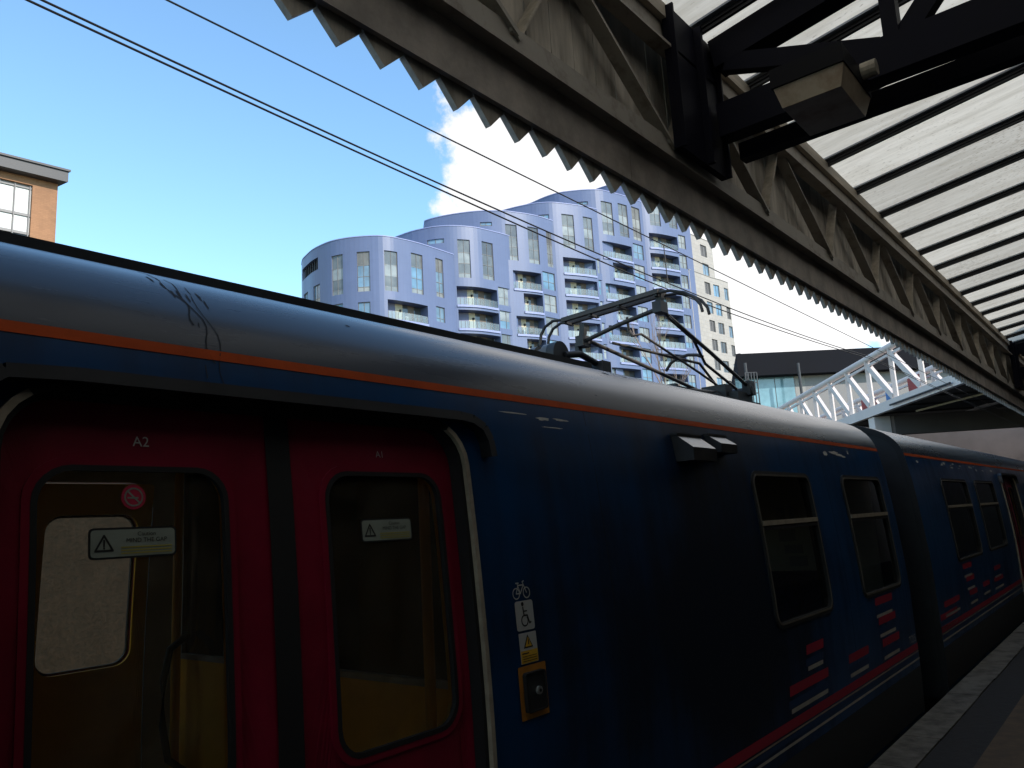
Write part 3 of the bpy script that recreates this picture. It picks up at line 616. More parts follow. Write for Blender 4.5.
# ---- next carriage
car2 = carriage('rail_carriage', 'second blue carriage beyond the black gangway gap, running under the footbridge', 8.5, 28.4, [(14.0, 15.5), (20.6, 22.1)],
                [(9.74, 11.2, .98, 1.865), (11.74, 13.2, .98, 1.865), (16.6, 18.0, .98, 1.865), (18.6, 20.0, .98, 1.865)])
q = MB(); q.box((7.56, 2.55, -.1), (8.5, 3.9, 2.2), 'black_rubber')
for i in range(6): q.box((7.6+i*.15, 2.47, -.05), (7.65+i*.15, 3.98, 2.28), 'black_rubber')
q.build('gangway', car2)
q = MB(); q.beam((8.3, 2.7, -.25), (7.6, 2.7, -.25), .12, .12, 'bogie_metal'); q.build('coupler', car2)
for (a, b, z) in ((8.75, 9.5, .60), (9.9, 10.4, .88), (9.98, 10.45, .74), (10.05, 10.5, .585), (10.9, 11.35, .60), (11.8, 12.3, .72), (11.7, 12.4, .585)): flick(car2, a, b, z)
flick(car2, 8.52, 9.3, .50)
random.seed(5)
for i in range(16): q = MB(); blob(q, random.uniform(8.9, 13.6), 2.035+random.uniform(-.02, .03), random.uniform(.03, .11), random.uniform(.006, .02), -.002, 'chip_white'); q.build('paint_chip', car2)
# ------------------------------------------------------------------ station canopy
X0, X1 = -8., 38.  # girder, glazing, truss and lamp numbers below were scaled up about the camera
cn = thing('platform_canopy', 'old station canopy with saw-tooth timber valance, lattice girder and translucent glazed roof', 'canopy', (3.4, 1.62, 3.15))
q = MB(); P_ = .172; x = X0; yb = 1.70
while x < X1:       # saw-tooth boards, full height behind the girder
    dz = random.uniform(-.005, .005); a, b, mdl = x+.002, x+P_-.003, x+P_/2; t = 3.070+dz; v = 3.150; yy = yb+random.uniform(-.003, .003)
    prof = [(a, v), (mdl, t), (b, v), (b, 4.09), (a, 4.09)]
    q.mesh([(px, yy, pz) for px, pz in prof]+[(px, yy+.024, pz) for px, pz in prof], [(4, 3, 2, 1, 0), (5, 6, 7, 8, 9), (2, 3, 8, 7), (3, 4, 9, 8), (4, 0, 5, 9)], 'paint_boards'); i0 = len(q.v)-10; k_ = q.mi('lit_sawn_edge'); q.f += [(i0, i0+1, i0+6, i0+5), (i0+1, i0+2, i0+7, i0+6)]; q.m += [k_, k_]; q.uv += [None, None]; x += P_
q.build('valance', cn)
q = MB(); x = X0
while x < X1: q.box((x, 1.672, 3.156), (min(x+3.68, X1)-.003, 1.694, 3.371), 'paint_soffit'); x += 3.68
q.box((X0, 1.612, 3.372), (X1, 1.694, 3.385), 'paint_taupe'); q.box((X0, 1.612, 3.386), (X1, 1.624, 3.466), 'paint_taupe'); q.box((X0, 1.604, 3.360), (X1, 1.6115, 3.392), 'paint_taupe'); q.build('bottom_chord', cn)
q = MB(); q.box((X0, 1.60, 3.956), (X1, 1.612, 4.109), 'paint_taupe'); q.box((X0, 1.552, 3.939), (X1, 1.632, 3.955), 'paint_taupe'); q.box((X0, 1.613, 4.093), (X1, 1.69, 4.107), 'paint_soffit'); q.build('top_chord', cn)
q = MB(); q.box((X0, 1.565, 4.11), (X1, 1.655, 4.192), 'timber_pale'); q.build('wall_plate', cn)
T0 = 1.289-1.2266*8; k = 0
while True:
    T = T0+1.2266*k; k += 1
    if T > 30: break
    q = MB(); a = Vector((T, 1.628, 3.975)); b = Vector((T+.844, 1.628, 3.425)); q.beam(a, b, .012, .07, 'paint_taupe', (0, 1, 0)); q.beam(a+Vector((.025, -.02, .0)), b+Vector((.025, -.02, .0)), .034, .012, 'paint_taupe', (0, 1, 0))
    for (bx, bz) in ((T+.0, 3.965), (T+.82, 3.44)): q.tube([(bx, 1.622, bz), (bx, 1.600, bz)], .015, 'paint_taupe', 8)
    q.build('lattice_diagonal', cn)
    q = MB(); a = Vector((T+.867, 1.645, 3.425)); b = Vector((T+1.21, 1.645, 3.975)); q.beam(a, b, .012, .062, 'timber_pale', (0, 1, 0)); q.build('lattice_strut', cn)
# glazed roof: panels and bars rising away from the edge
sl = math.tan(R(9)); yE, yR, yM = 1.74, -3.6, -.9; zE = 4.207
def rz(y): return zE+(1.62-y)*sl
bx = 3.697-.736*15; bars = []
while bx < 35: bars.append(bx); bx += .736
for i, b in enumerate(bars):
    q = MB(); q.beam((b, yE, rz(yE)), (b, yR, rz(yR)), .045, .06, 'glazing_bar'); q.beam((b, yE, rz(yE)-.034), (b, yR, rz(yR)-.034), .022, .03, 'glazing_bar'); q.beam((b-.042, yE, rz(yE)-.004), (b-.042, yM, rz(yM)-.004), .034, .012, 'bar_flashing'); q.build('glazing_bar', cn)
    if i+1 < len(bars):
        q = MB(); a, c = b+.024, bars[i+1]-.024; z = .012
        q.face([(a, yE, rz(yE)+z), (c, yE, rz(yE)+z), (c, yM, rz(yM)+z), (a, yM, rz(yM)+z)], 'roof_glazing'); q.face([(a, yM, rz(yM)+z), (c, yM, rz(yM)+z), (c, yR, rz(yR)+z), (a, yR, rz(yR)+z)], 'blocking_boards'); q.build('glazing_panel', cn)  # rear half made opaque, out of view, to darken the platform and train side
q = MB(); q.beam((X0, yR-.05, rz(yR)), (X1, yR-.05, rz(yR)), .2, .2, 'truss_navy'); q.build('ridge_beam', cn)
q = MB(); q.box((X0, -9, rz(yR)-.85), (X1, -8.9, rz(yR)-.75), 'paint_soffit'); q.mesh([(X0, yR-.1, rz(yR)), (X1, yR-.1, rz(yR)), (X1, -9, rz(yR)-.8), (X0, -9, rz(yR)-.8)], [(0, 1, 2, 3)], 'blocking_boards'); q.build('blocking_roof', cn)  # unseen rear slope, added to keep sun and sky off the train side
def truss(c):
    p = MB()
    p.box((c-.51, 1.552, 3.40), (c+.03, 1.590, 4.18), 'truss_navy'); p.box((c-.23, 1.51, 3.40), (c-.205, 1.551, 4.18), 'truss_navy'); p.box((c-.51, 1.525, 3.40), (c-.495, 1.551, 4.18), 'truss_navy'); p.box((c+.015, 1.525, 3.40), (c+.03, 1.551, 4.18), 'truss_navy')
    tr = p.build('truss', cn)
    q = MB(); q.beam((c, 1.53, 4.093), (c, yR, 4.093+(1.53-yR)*sl), .137, .17, 'truss_navy'); q.build('top_chord', tr)
    q = MB(); q.beam((c-.046, 1.52, 3.682), (c-.046, -3.6, 3.69), .114, .19, 'truss_navy'); q.beam((c+.217, 1.53, 3.608), (c+.217, -3.6, 3.69), .08, .097, 'truss_navy'); q.build('bottom_chord', tr)
    for (ya, za, yb_, zb) in ((1.46, 4.02, .71, 3.756), (.64, 4.156, .645, 3.768), (.593, 3.768, .137, 4.28), (-.456, 3.756, .057, 4.28), (-.456, 3.756, -1.03, 4.40), (-1.83, 3.756, -1.08, 4.40), (-1.83, 3.756, -2.5, 4.57)):
        q = MB(); q.beam((c-.034, ya, za), (c-.034, yb_, zb), .068, .097, 'truss_navy'); q.build('web_member', tr)
for c in (3.857, 15.54): truss(c)
# lamp on the first truss
lp = thing('canopy_lamp', 'dirty box-shaped platform light fixed under the dark roof truss', 'light fitting', (3.57, .924, 3.53))
q = MB(); q.box((3.349, .767, 3.508), (3.779, 1.09, 3.60), 'lamp_body'); q.build('housing', lp)
q = MB(); V = [(3.36, 1.082, 3.507), (3.774, 1.082, 3.507), (3.774, .771, 3.507), (3.36, .771, 3.507), (3.385, 1.06, 3.414), (3.75, 1.06, 3.414), (3.75, .80, 3.414), (3.385, .80, 3.414)]
q.mesh(V, [(0, 1, 2, 3), (7, 6, 5, 4), (0, 4, 5, 1), (1, 5, 6, 2), (2, 6, 7, 3), (3, 7, 4, 0)], 'opal'); q.build('diffuser', lp)
q = MB(); q.tube([(3.65, .766, 3.585), (3.65, .70, 3.585)], .038, 'timber_pale', 14); q.build('cable_gland', lp)
q = MB(); q.beam((3.783, .91, 3.58), (3.783, .91, 3.45), .03, .008, 'lamp_body'); q.build('clip', lp)

q = MB(); q.box((-30, -6.4, 0), (45, -6.0, 5.2), 'blocking_brick'); tag(q.build('blocking_wall'), 'long dark brick wall added unseen behind the viewer to block light from the platform', 'wall')  # added out of view to keep horizon light out from under the canopy
# ------------------------------------------------------------------ overhead wires
def wire(label, pts, r, name):
    q = MB(); q.tube(pts, r, 'wire', 6); o = q.build(name); tag(o, label, 'overhead wire', 'overhead electric wires'); return o
wy = 3.0
def zu(x): d = min(abs(x-5.5), 6.5); return 3.605+.0042*d*d
xs_w = [x*.5 for x in range(-28, 30)]+list(range(15, 60, 3))
wire('upper wire of the closely spaced pair over the train', [(x, wy+.008, zu(x)) for x in xs_w], .005, 'contact_wire')
wire('lower wire of the closely spaced pair over the train', [(x, wy-.004, zu(x)-.036-.03*math.exp(-((x-6)/2.6)**2)) for x in xs_w], .005, 'contact_wire')
cw = wire('single catenary wire running above the close pair of wires', [(x, wy, 3.945+.0001*(x-4)**2) for x in range(-14, 60, 2)], .0046, 'catenary_wire')
q = MB(); a = onY(664, 249, wy); b = onY(668, 286, wy); q.tube([(a.x, wy, 3.95), (b.x, wy, zu(b.x))], .005, 'wire', 6); q.build('dropper', cw)

# ------------------------------------------------------------------ city behind
class Wall:
    def __init__(s, pts):
        s.p = [Vector((p[0], p[1])) for p in pts]; s.s = [0]
        for a, b in zip(s.p, s.p[1:]): s.s.append(s.s[-1]+(b-a).length)
        s.L = s.s[-1]
    def seg(s, t):
        for i in range(len(s.p)-1):
            if t <= s.s[i+1] or i == len(s.p)-2: return i
    def pt(s, t, z, off=0):
        i = s.seg(t); a, b = s.p[i], s.p[i+1]; d = (b-a)/(s.s[i+1]-s.s[i]); p = a+d*(t-s.s[i])
        # outward normal faces the camera, smoothed between segments
        def nrm(j):
            j = max(0, min(len(s.p)-2, j)); e = (s.p[j+1]-s.p[j]).normalized(); n = Vector((e.y, -e.x)); return n
        f = (t-s.s[i])/(s.s[i+1]-s.s[i]); n = (nrm(i-1)+nrm(i)).lerp(nrm(i)+nrm(i+1), f).normalized() if off else nrm(i)
        if n.dot(-s.p[len(s.p)//2]) < 0: n = -n
        q = p+n*off; return Vector((q.x, q.y, z))
    def hit(s, px, py):
        v = ray(px, py); d2 = Vector((v.x, v.y)); best = None
        for i in range(len(s.p)-1):
            a, b = s.p[i], s.p[i+1]; e = b-a; den = d2.x*(-e.y)+d2.y*e.x
            if abs(den) < 1e-9: continue
            t = (a.x*(-e.y)+a.y*e.x)/den; u = (d2.x*a.y-d2.y*a.x)/den
            if t > 0 and -.001-(3 if i == 0 else 0) <= u <= 1.001+(3 if i == len(s.p)-2 else 0):
                if best is None or t < best[0]: best = (t, s.s[i]+u*e.length, H+v.z*t)
        return best[1:] if best else None
    def rect(s, x0, x1, y0, y1):
        """opening from the picture columns x0..x1 (at mid height) and rows y0..y1 (at mid width)"""
        xm, ym = (x0+x1)/2, (y0+y1)/2
        a = s.hit(x0, ym); b = s.hit(x1, ym); c = s.hit(xm, y0); d = s.hit(xm, y1)
        return [a[0], b[0], d[1], c[1]]
    def build(s, root, zt, zb, openings, mt, back, capm, name='wall'):
        """facade skin with real openings (s0,s1,z0,z1,depth), reveals, a roof cap, side and rear walls"""
        ss = sorted(set([round(t, 3) for t in s.s]+[round(min(max(o[j], 0), s.L), 3) for o in openings for j in (0, 1)])); zz = sorted(set([zb, zt]+[round(min(o[j], zt-.1), 3) for o in openings for j in (2, 3)]))
        q = MB()
        for a, b in zip(ss, ss[1:]):
            if b-a < .002: continue
            for c, d in zip(zz, zz[1:]):
                m, n = (a+b)/2, (c+d)/2
                if any(o[0] < m < o[1] and o[2] < n < o[3] for o in openings): continue
                q.face([s.pt(a, c), s.pt(b, c), s.pt(b, d), s.pt(a, d)], mt, [(a, c), (b, c), (b, d), (a, d)])
        for o in openings:
            cut = [t for t in ss if o[0]-.001 <= t <= o[1]+.001]; dp = o[4]
            for a, b in zip(cut, cut[1:]):
                for z in (o[2], o[3]): q.face([s.pt(a, z), s.pt(b, z), s.pt(b, z, -dp), s.pt(a, z, -dp)], mt)
            for t in (cut[0], cut[-1]): q.face([s.pt(t, o[2]), s.pt(t, o[3]), s.pt(t, o[3], -dp), s.pt(t, o[2], -dp)], mt)
        n = len(s.p); bk = [Vector((p.x, p.y))+back for p in s.p]
        for i in range(n-1):
            q.face([(*s.p[i], zt-.02), (*s.p[i+1], zt-.02), (*bk[i+1], zt-.02), (*bk[i], zt-.02)], capm); q.face([(*bk[i], zb), (*bk[i+1], zb), (*bk[i+1], zt), (*bk[i], zt)], mt)
        for i in (0, n-1): q.face([(*s.p[i], zb), (*bk[i], zb), (*bk[i], zt), (*s.p[i], zt)], mt, [(0, zb), (back.length, zb), (back.length, zt), (0, zt)])
        # thin coping along the parapet
        for a, b in zip(s.s, s.s[1:]):
            c = [s.pt(a, zt, .06), s.pt(b, zt, .06), s.pt(b, zt+.12, .06), s.pt(a, zt+.12, .06)]; q.face(c, capm); q.face([s.pt(a, zt+.12, .06), s.pt(b, zt+.12, .06), s.pt(b, zt+.12, -.5), s.pt(a, zt+.12, -.5)], capm)
        return q.build(name, root)
    def window(s, root, o, cols, rows, glassm, name='window', frame='frame_grey', fw=.07):
        q = MB(); a, b, c, d = o[:4]; off = -.16
        def bar(t0, z0, t1, z1, w): q.beam(s.pt(t0, z0, off), s.pt(t1, z1, off), .06, w, frame, (0, 0, 1) if abs(z0-z1) < .01 else (1, 0, 0))
        bar(a, c+fw/2, b, c+fw/2, fw); bar(a, d-fw/2, b, d-fw/2, fw)
        for i in range(cols+1): t = a+fw/2+(b-a-fw)*i/cols; q.beam(s.pt(t, c, off), s.pt(t, d, off), fw, .05, frame)
        for r in rows: bar(a, c+(d-c)*r, b, c+(d-c)*r, fw*.8)
        fr = q.build(name, root)
        q = MB(); ts = [t for t in s.s if a < t < b]; ts = [a]+ts+[b]; rr = [0]+list(rows)+[1]
        for u, v in zip(ts, ts[1:]):
            for i in range(len(rr)-1):
                gm = glassm[i % len(glassm)] if isinstance(glassm, (list, tuple)) else glassm
                z0, z1 = c+(d-c)*rr[i], c+(d-c)*rr[i+1]; q.face([s.pt(u, z0, off-.03), s.pt(v, z0, off-.03), s.pt(v, z1, off-.03), s.pt(u, z1, off-.03)], gm)
        q.build('pane', fr); return fr
    def balcony(s, root, o, seed):
        """recess: rear wall with door and glazing, glass balustrade, lipped slab edge"""
        a, b, c, d, dp = o; rnd = random.Random(seed); w = b-a
        q = MB()
        ts = [t for t in s.s if a < t < b]; ts = sorted([a]+ts+[b]+[a+w*f for f in (.3, .48, .62, .8)])
        for u, v in zip(ts, ts[1:]):
            f = ((u+v)/2-a)/w
            mt = 'balcony_wall' if f < .3 else 'balcony_cream' if f < .48 else 'pane_dark' if f < .62 else 'balcony_brown' if f < .8 else 'pane_dark'
            q.face([s.pt(u, c, -dp), s.pt(v, c, -dp), s.pt(v, d, -dp), s.pt(u, d, -dp)], mt)
        t = a+w*.42; q.box(s.pt(t, d-.9, -dp+.05)-Vector((.12, .12, .15)), s.pt(t, d-.9, -dp+.05)+Vector((.12, .12, .15)), 'dark_slot')
        bl = q.build('balcony', root)
        q = MB(); hh = 1.1
        tb = sorted(set([a, b]+[t for t in s.s if a < t < b]+[a+w*i/5 for i in range(1, 5)]))
        for u, v in zip(tb, tb[1:]): q.face([s.pt(u+.03, c+.08, -.05), s.pt(v-.03, c+.08, -.05), s.pt(v-.03, c+hh, -.05), s.pt(u+.03, c+hh, -.05)], 'balustrade')
        for t in tb[1:-1]: q.beam(s.pt(t, c, -.05), s.pt(t, c+hh, -.05), .05, .05, 'frame_grey')
        q.build('balustrade', bl)
        q = MB()
        for u, v in zip(tb, tb[1:]):
            for z0, z1, of in ((c-.32, c, .16),):
                q.face([s.pt(u, z0, of), s.pt(v, z0, of), s.pt(v, z1, of), s.pt(u, z1, of)], 'clad_edge'); q.face([s.pt(u, z1, of), s.pt(v, z1, of), s.pt(v, z1, 0), s.pt(u, z1, 0)], 'clad_edge'); q.face([s.pt(u, z0, of), s.pt(v, z0, of), s.pt(v, z0, 0), s.pt(u, z0, 0)], 'clad_edge')
        q.build('slab_edge', bl)
        if rnd.random() < .6:
            q = MB()
            for i in range(rnd.randint(1, 3)):
                t = a+w*rnd.uniform(.08, .9); q.box(s.pt(t, c, -.9)-Vector((.25, .25, 0)), s.pt(t, c+rnd.uniform(.6, 1.0), -.9)+Vector((.25, .25, 0)), rnd.choice(['pane_white', 'balcony_brown', 'frame_grey']))
            q.build('balcony_furniture', bl)

apt = thing('apartment_building', 'lilac-blue clad apartment block with curved stepped bays, tall windows and glass balconies', 'apartment block', (80, 72, -1.2))
GZ = -1.2; back = Vector((14, 16))
bays = [
 # top height, plan from the parapet line's image pixels, tall windows (x0,x1,y0,y1), balcony rows [(x0,x1)], first row (y0,y1), pitch, number, side windows
 dict(z=41., top=[(301.6, 266), (302.5, 260), (306, 256), (312, 250.5), (320, 246), (331, 241.5), (345, 238.5), (360, 236.8), (378, 236), (390, 237), (400, 239), (415, 242.5), (430, 247), (454, 255)],
      tall=[(331.5, 343, 255, 295), (357, 370, 251.5, 291.5), (384.5, 397.8, 251, 291), (411.5, 423, 254, 293.5), (436, 443.5, 259, 297)], bal=[(388, 428)], by=(302, 321), bp=23.5, nb=2,
      small=[(436.5, 445, 307, 322), (332.5, 343, 304, 322), (358, 370.5, 302, 317), (438, 445.5, 331, 346), (358.5, 371, 325, 340)], win=[]),
 dict(z=45.4, top=[(384, 240.8), (395, 237.5), (412, 231.5), (430, 227.6), (442, 226.3), (453, 226), (465, 226.6), (477, 228), (490, 231), (504, 234.6), (513, 237.6)],
      tall=[(458, 470.5, 239.5, 277.5), (482.5, 493.5, 242.5, 279.5)], bal=[(457, 497.5)], by=(287, 305.5), bp=23.4, nb=4, small=[], win=[(498.5, 511.5)], drum=[(427, 444, 239, 243.5)]),
 dict(z=49.3, top=[(424, 221.5), (431, 219), (444, 216), (457, 213.8), (473, 211.8), (485, 211.1), (493, 211), (505, 211.3), (515, 212.5), (526, 214), (536, 216), (545, 218.6), (557, 222.5)],
      tall=[(506, 517.5, 224.5, 260), (528.5, 539, 227.5, 263.5), (547, 554.5, 232.5, 267)], bal=[(513.5, 541.5)], by=(271.5, 289.5), bp=22.6, nb=5, small=[], win=[(543, 555)], drum=[(480, 492, 222, 226)]),
 dict(z=52.4, top=[(492, 214), (503.7, 210.5), (517, 207), (532, 204), (542, 202.9), (552, 202.6), (563, 203.6), (577.5, 205.5), (588, 207.5), (600, 210.6), (610, 214)],
      tall=[(562.5, 574.5, 214.5, 248), (584, 593, 217.5, 250.5)], bal=[(563.5, 596)], by=(258.5, 274), bp=21.3, nb=6, small=[], win=[(597.5, 608)], drum=[(538, 549, 214.5, 219.5)]),
 dict(z=55.9, top=[(526, 205), (532, 203), (545, 197.3), (559, 193), (574, 191), (586, 190), (599, 190), (610, 192.3), (622, 195.5), (634, 199.5), (646, 204)],
      tall=[(602, 613, 202, 234.5), (619, 628, 204.5, 236.5), (632.5, 640.5, 208, 240)], bal=[(603, 632)], by=(243.5, 259), bp=20.8, nb=7, small=[], win=[(633.5, 643.5)], drum=[(577, 588, 201.5, 205)]),
 dict(z=59.8, top=[(590, 192), (599, 188.4), (610, 185), (622, 182.4), (634, 181.2), (642, 181), (652, 182), (664, 184.6), (676, 188), (686, 191.4)],
      tall=[(649, 659.5, 194, 225.5), (668, 676, 197, 228)], bal=[(649.5, 677.5)], by=(234.5, 248.5), bp=19.9, nb=8, small=[], win=[(678.5, 685.5)])]
seed = 0
for bi, B in enumerate(bays):
    tp_ = B['top']; dense = []
    for i in range(len(tp_)-1):       # round the plan of the bay between the points taken from image pixels
        p0, p1_, p2_, p3 = tp_[max(i-1, 0)], tp_[i], tp_[i+1], tp_[min(i+2, len(tp_)-1)]
        for k in range(3):
            t = k/3; dense.append(tuple(.5*(2*p1_[c]+(p2_[c]-p0[c])*t+(2*p0[c]-5*p1_[c]+4*p2_[c]-p3[c])*t*t+(3*p1_[c]-p0[c]-3*p2_[c]+p3[c])*t**3) for c in (0, 1)))
    dense.append(tp_[-1])
    wp = [onZ(a, b, B['z']) for a, b in dense]
    W = Wall([(p.x, p.y) for p in wp]); ops = []; acts = []
    drop = 1+.0007*0
    for (x0, x1, y0, y1) in B['tall']: acts.append(('tall', W.rect(x0, x1, y0, y1)))
    for (x0, x1, y0, y1) in B['small']: acts.append(('small', W.rect(x0, x1, y0, y1)))
    for k in range(B['nb']+2):
        y0 = B['by'][0]+B['bp']*k; y1 = B['by'][1]+B['bp']*k; sh = .085*B['bp']*k   # columns lean a little: verticals converge upwards
        for (x0, x1) in B['bal']:
            al = (k % 2) if bi in (2, 4) else 0
            r = W.rect(x0+sh*.9+(9 if al else 0), x1+sh*.9, y0, y1); acts.append(('bal', r))
        for (x0, x1) in B['win']: acts.append(('bwin', W.rect(x0+sh*.9, x1+sh*.9, y0+1, y1)))
    bz = None
    # one sill and head height per storey
    fz = {}
    for kind, r in acts:
        if r is None: continue
        dp = {'tall': .22, 'small': .22, 'bal': 1.5, 'bwin': .22}[kind]
        ops.append([r[0], r[1], max(r[2], GZ+.1), r[3], dp])
    if bi == 0:
        r = W.rect(302.3, 318, 262, 274); ops.append([max(r[0], .4), r[1], r[2], r[3], .8]); acts.append(('slot', r))
        for rc in ((304, 308, 293, 308), (313.5, 320, 285, 303)):
            r = W.rect(*rc); ops.append([r[0], r[1], r[2], r[3], .22]); acts.append(('small', r))
    for rc in B.get('drum', []):
        r = W.rect(*rc); ops.append([r[0], r[1], r[2], r[3], .22]); acts.append(('small', r))
    ops = [[max(o[0], .05), min(o[1], W.L-.05), o[2], o[3], o[4]] for o in ops]
    W.build(apt, B['z'], GZ, ops, 'clad_blue', back, 'clad_edge')
    for (kind, r), o in zip(acts, ops):
        seed += 1; rnd = random.Random(seed)
        if kind == 'tall':
            t = [['pane_pale', 'pane_grey', 'pane_pale', 'pane_grey'], ['pane_grey', 'pane_grey', 'pane_pale', 'pane_grey'], ['pane_pale', 'pane_grey', 'pane_grey', 'pane_dark']][rnd.randrange(3)]
            if bi == 0 and rnd.random() < .5: t = ['pane_pale', 'pane_blue', 'pane_blue', 'pane_grey']
            W.window(apt, o, 2, (.12, .38, .66), t)
        elif kind == 'small': W.window(apt, o, 2, (.25,), rnd.choice([['pane_blue'], ['pane_pale', 'pane_blue']]))
        elif kind == 'bwin': W.window(apt, o, 2, (.45,), rnd.choice([['pane_blue', 'pane_blue'], ['pane_pale', 'pane_pale'], ['pane_blue', 'pane_pale'], ['pane_pale', 'pane_grey']]))
        elif kind == 'bal': W.balcony(apt, o, seed)
        elif kind == 'slot':
            q = MB(); ts = [o[0]]+[t for t in W.s if o[0] < t < o[1]]+[o[1]]
            for u, v in zip(ts, ts[1:]): q.face([W.pt(u, o[2], -.7), W.pt(v, o[2], -.7), W.pt(v, o[3], -.7), W.pt(u, o[3], -.7)], 'dark_slot')
            for i in range(1, 8): t = o[0]+(o[1]-o[0])*i/8; q.beam(W.pt(t, o[2], -.4), W.pt(t, o[3], -.4), .15, .15, 'dark_slot')
            q.build('louvre', apt)

# pale stone tower at its right end
tw = thing('apartment_tower', 'pale stone residential block with square windows at the right end of the blue flats', 'apartment block', (108, 48, -1.2))
def tower(top, z, zb, wins, xl):
    W = Wall([(p.x, p.y) for p in [onZ(a, b, z) for a, b in top]]); ops = [W.rect(*r)+[.25] for r in wins]
    W.build(tw, z, zb, ops, 'stone_pale', Vector((14, 12)), 'stone_pale')
    for i, o in enumerate(ops): W.window(tw, o, 2, (), random.Random(i).choice(['pane_blue', 'pane_dark', 'pane_dark']), fw=.06)
tower([(688, 233.3), (697, 237), (711.5, 243)], 52.0, GZ, [(700.5, 706.5, 245.5, 256.5), (703, 709, 264, 275)], 0)
rows = [(282.5, 294), (302, 313), (320.5, 331.5), (339.5, 350.5), (358.5, 370), (378, 389)]
ws = []
for k, (a, b) in enumerate(rows):
    for (u, v, dy) in ((705, 710.5, 0), (713.8, 719.5, 2.6), (724.5, 728.2, 6)): ws.append((u+2.45*k, v+2.45*k, a+dy, b+dy))
tower([(688.5, 269.5), (700, 273.6), (712, 278), (720, 280), (728, 283)], 44.7, GZ, ws, 0)

# brick building on the far left
bb = thing('brick_building', 'sunlit orange brick building with grey eaves and large white-framed windows', 'building', (10, 42, -1.2))
ze = 19.6; p1 = onZ(-60, 141, ze); p2 = onZ(58, 185, ze-.55)
p1 = onZ(-60, 157, ze-.55)
W = Wall([(p1.x, p1.y), (p2.x, p2.y)]); ops = [W.rect(-4.5, 31, 181, 250)+[.2]]
ops.append(W.rect(-50, -16, 176, 244)+[.2])
W.build(bb, ze-.5, GZ, ops, 'brick_orange', Vector((-2, 10)), 'fascia_dark')
for o in ops: W.window(bb, o, 2, (.11, .29, .56), ['blind_pale', 'pane_dark', 'blind_pale', 'blind_pale'], frame='frame_grey', fw=.16)
q = MB(); e = (W.p[1]-W.p[0]).normalized(); n = Vector((e.y, -e.x)); n = n if n.dot(-W.p[0]) > 0 else -n
a = W.p[0]+n*.5; b = W.p[1]+n*.5+e*.3; c = W.p[1]+Vector((-2, 10))+e*.55; d = W.p[0]+Vector((-2, 10))
def slab(z0, z1, mt, g=0):
    pts = [a+n*g, b+(n+e)*g, c+e*g, d]; V = [(p.x, p.y, z0) for p in pts]+[(p.x, p.y, z1) for p in pts]; q.mesh(V, [(0, 1, 2, 3), (4, 5, 6, 7), (0, 1, 5, 4), (1, 2, 6, 5), (2, 3, 7, 6), (3, 0, 4, 7)], mt)
slab(ze-.5, ze+.02, 'fascia_grey'); slab(ze+.02, ze+.12, 'fascia_dark', .08); q.build('eaves', bb)

# dark-topped glass building behind the bridge
ar = thing('glass_fronted_building', 'dark flat-topped building with a glazed front, standing behind the white footbridge', 'building', (80, 20, -1.2))
za = 17.2; pa, pb, pc = onZ(736, 354, za), onZ(874, 347.6, za), onZ(1040, 339, za)
q = MB(); dz = za-onWall(800, 373.5, pa, (pb-pa).normalized()).z
V = []
for p in (pa, pb, pc):
    V += [(p.x, p.y, za), (p.x, p.y, za-dz), (p.x+25, p.y+12, za), (p.x+25, p.y+12, za-dz)]
q.mesh(V, [(0, 4, 5, 1), (4, 8, 9, 5), (0, 2, 6, 4), (4, 6, 10, 8), (1, 5, 7, 3), (5, 9, 11, 7), (0, 1, 3, 2), (8, 10, 11, 9)], 'arena_dark')
q.box((pa.x+.2, pa.y-.3, za), (pa.x+.6, pa.y+.2, za+.05), 'fascia_grey'); q.build('roof_band', ar)
u = (pb-pa).normalized(); nn = Vector((-u.y, u.x, 0)); nn = nn if nn.dot(pa) > 0 else -nn
q = MB(); L_ = (pc-pa).length; k = 0; t = 0
mt_ = ['arena_glass', 'arena_glass', 'arena_glass', 'arena_stone', 'arena_stone', 'arena_stone']
while t < L_:
    A = pa+u*(t+.04)+nn*1.2; B_ = pa+u*(t+1.96)+nn*1.2; z1 = za-dz-.03
    hi = 'arena_glass' if t < 6 else 'arena_stone'
    q.face([(A.x, A.y, 9.5), (B_.x, B_.y, 9.5), (B_.x, B_.y, z1), (A.x, A.y, z1)], hi); zc = 9.5
    while zc > GZ+2: q.face([(A.x, A.y, zc-1.9), (B_.x, B_.y, zc-1.9), (B_.x, B_.y, zc-.06), (A.x, A.y, zc-.06)], 'arena_glass' if t < 14 else 'arena_stone'); zc -= 1.95
    t += 2.0
q.build('glazed_front', ar)
q = MB(); A = pa+nn*1.3; B_ = pc+nn*1.3; q.mesh([(A.x, A.y, GZ), (B_.x, B_.y, GZ), (B_.x, B_.y, za-dz-.03), (A.x, A.y, za-dz-.03)], [(0, 1, 2, 3)], 'frame_grey'); q.build('mullion_frame', ar)
for px in (746, 799):
    p = onWall(px, 372, pa-nn*1.0, u); q = MB(); q.tube([(p.x, p.y, GZ), (p.x, p.y, onWall(px, 363, pa-nn, u).z)], .14, 'fascia_grey', 8); q.build('post', ar)
q = MB(); p = onWall(740, 378, pa, u); r_ = onWall(752, 384, pa, u)
for i in range(5):
    t = p.lerp(Vector((r_.x, r_.y, p.z)), i/4)-nn*1.5; q.tube([(t.x, t.y, GZ), (t.x, t.y, p.z+.2)], .06, 'fascia_grey', 6)
for i in range(4):
    z = p.z+.2-i*1.0; s0 = p-nn*1.5; s1 = Vector((r_.x, r_.y, 0))-nn*1.5; q.tube([(s0.x, s0.y, z), (s1.x, s1.y, z)], .05, 'fascia_grey', 6)
q.build('rail_cage', ar)

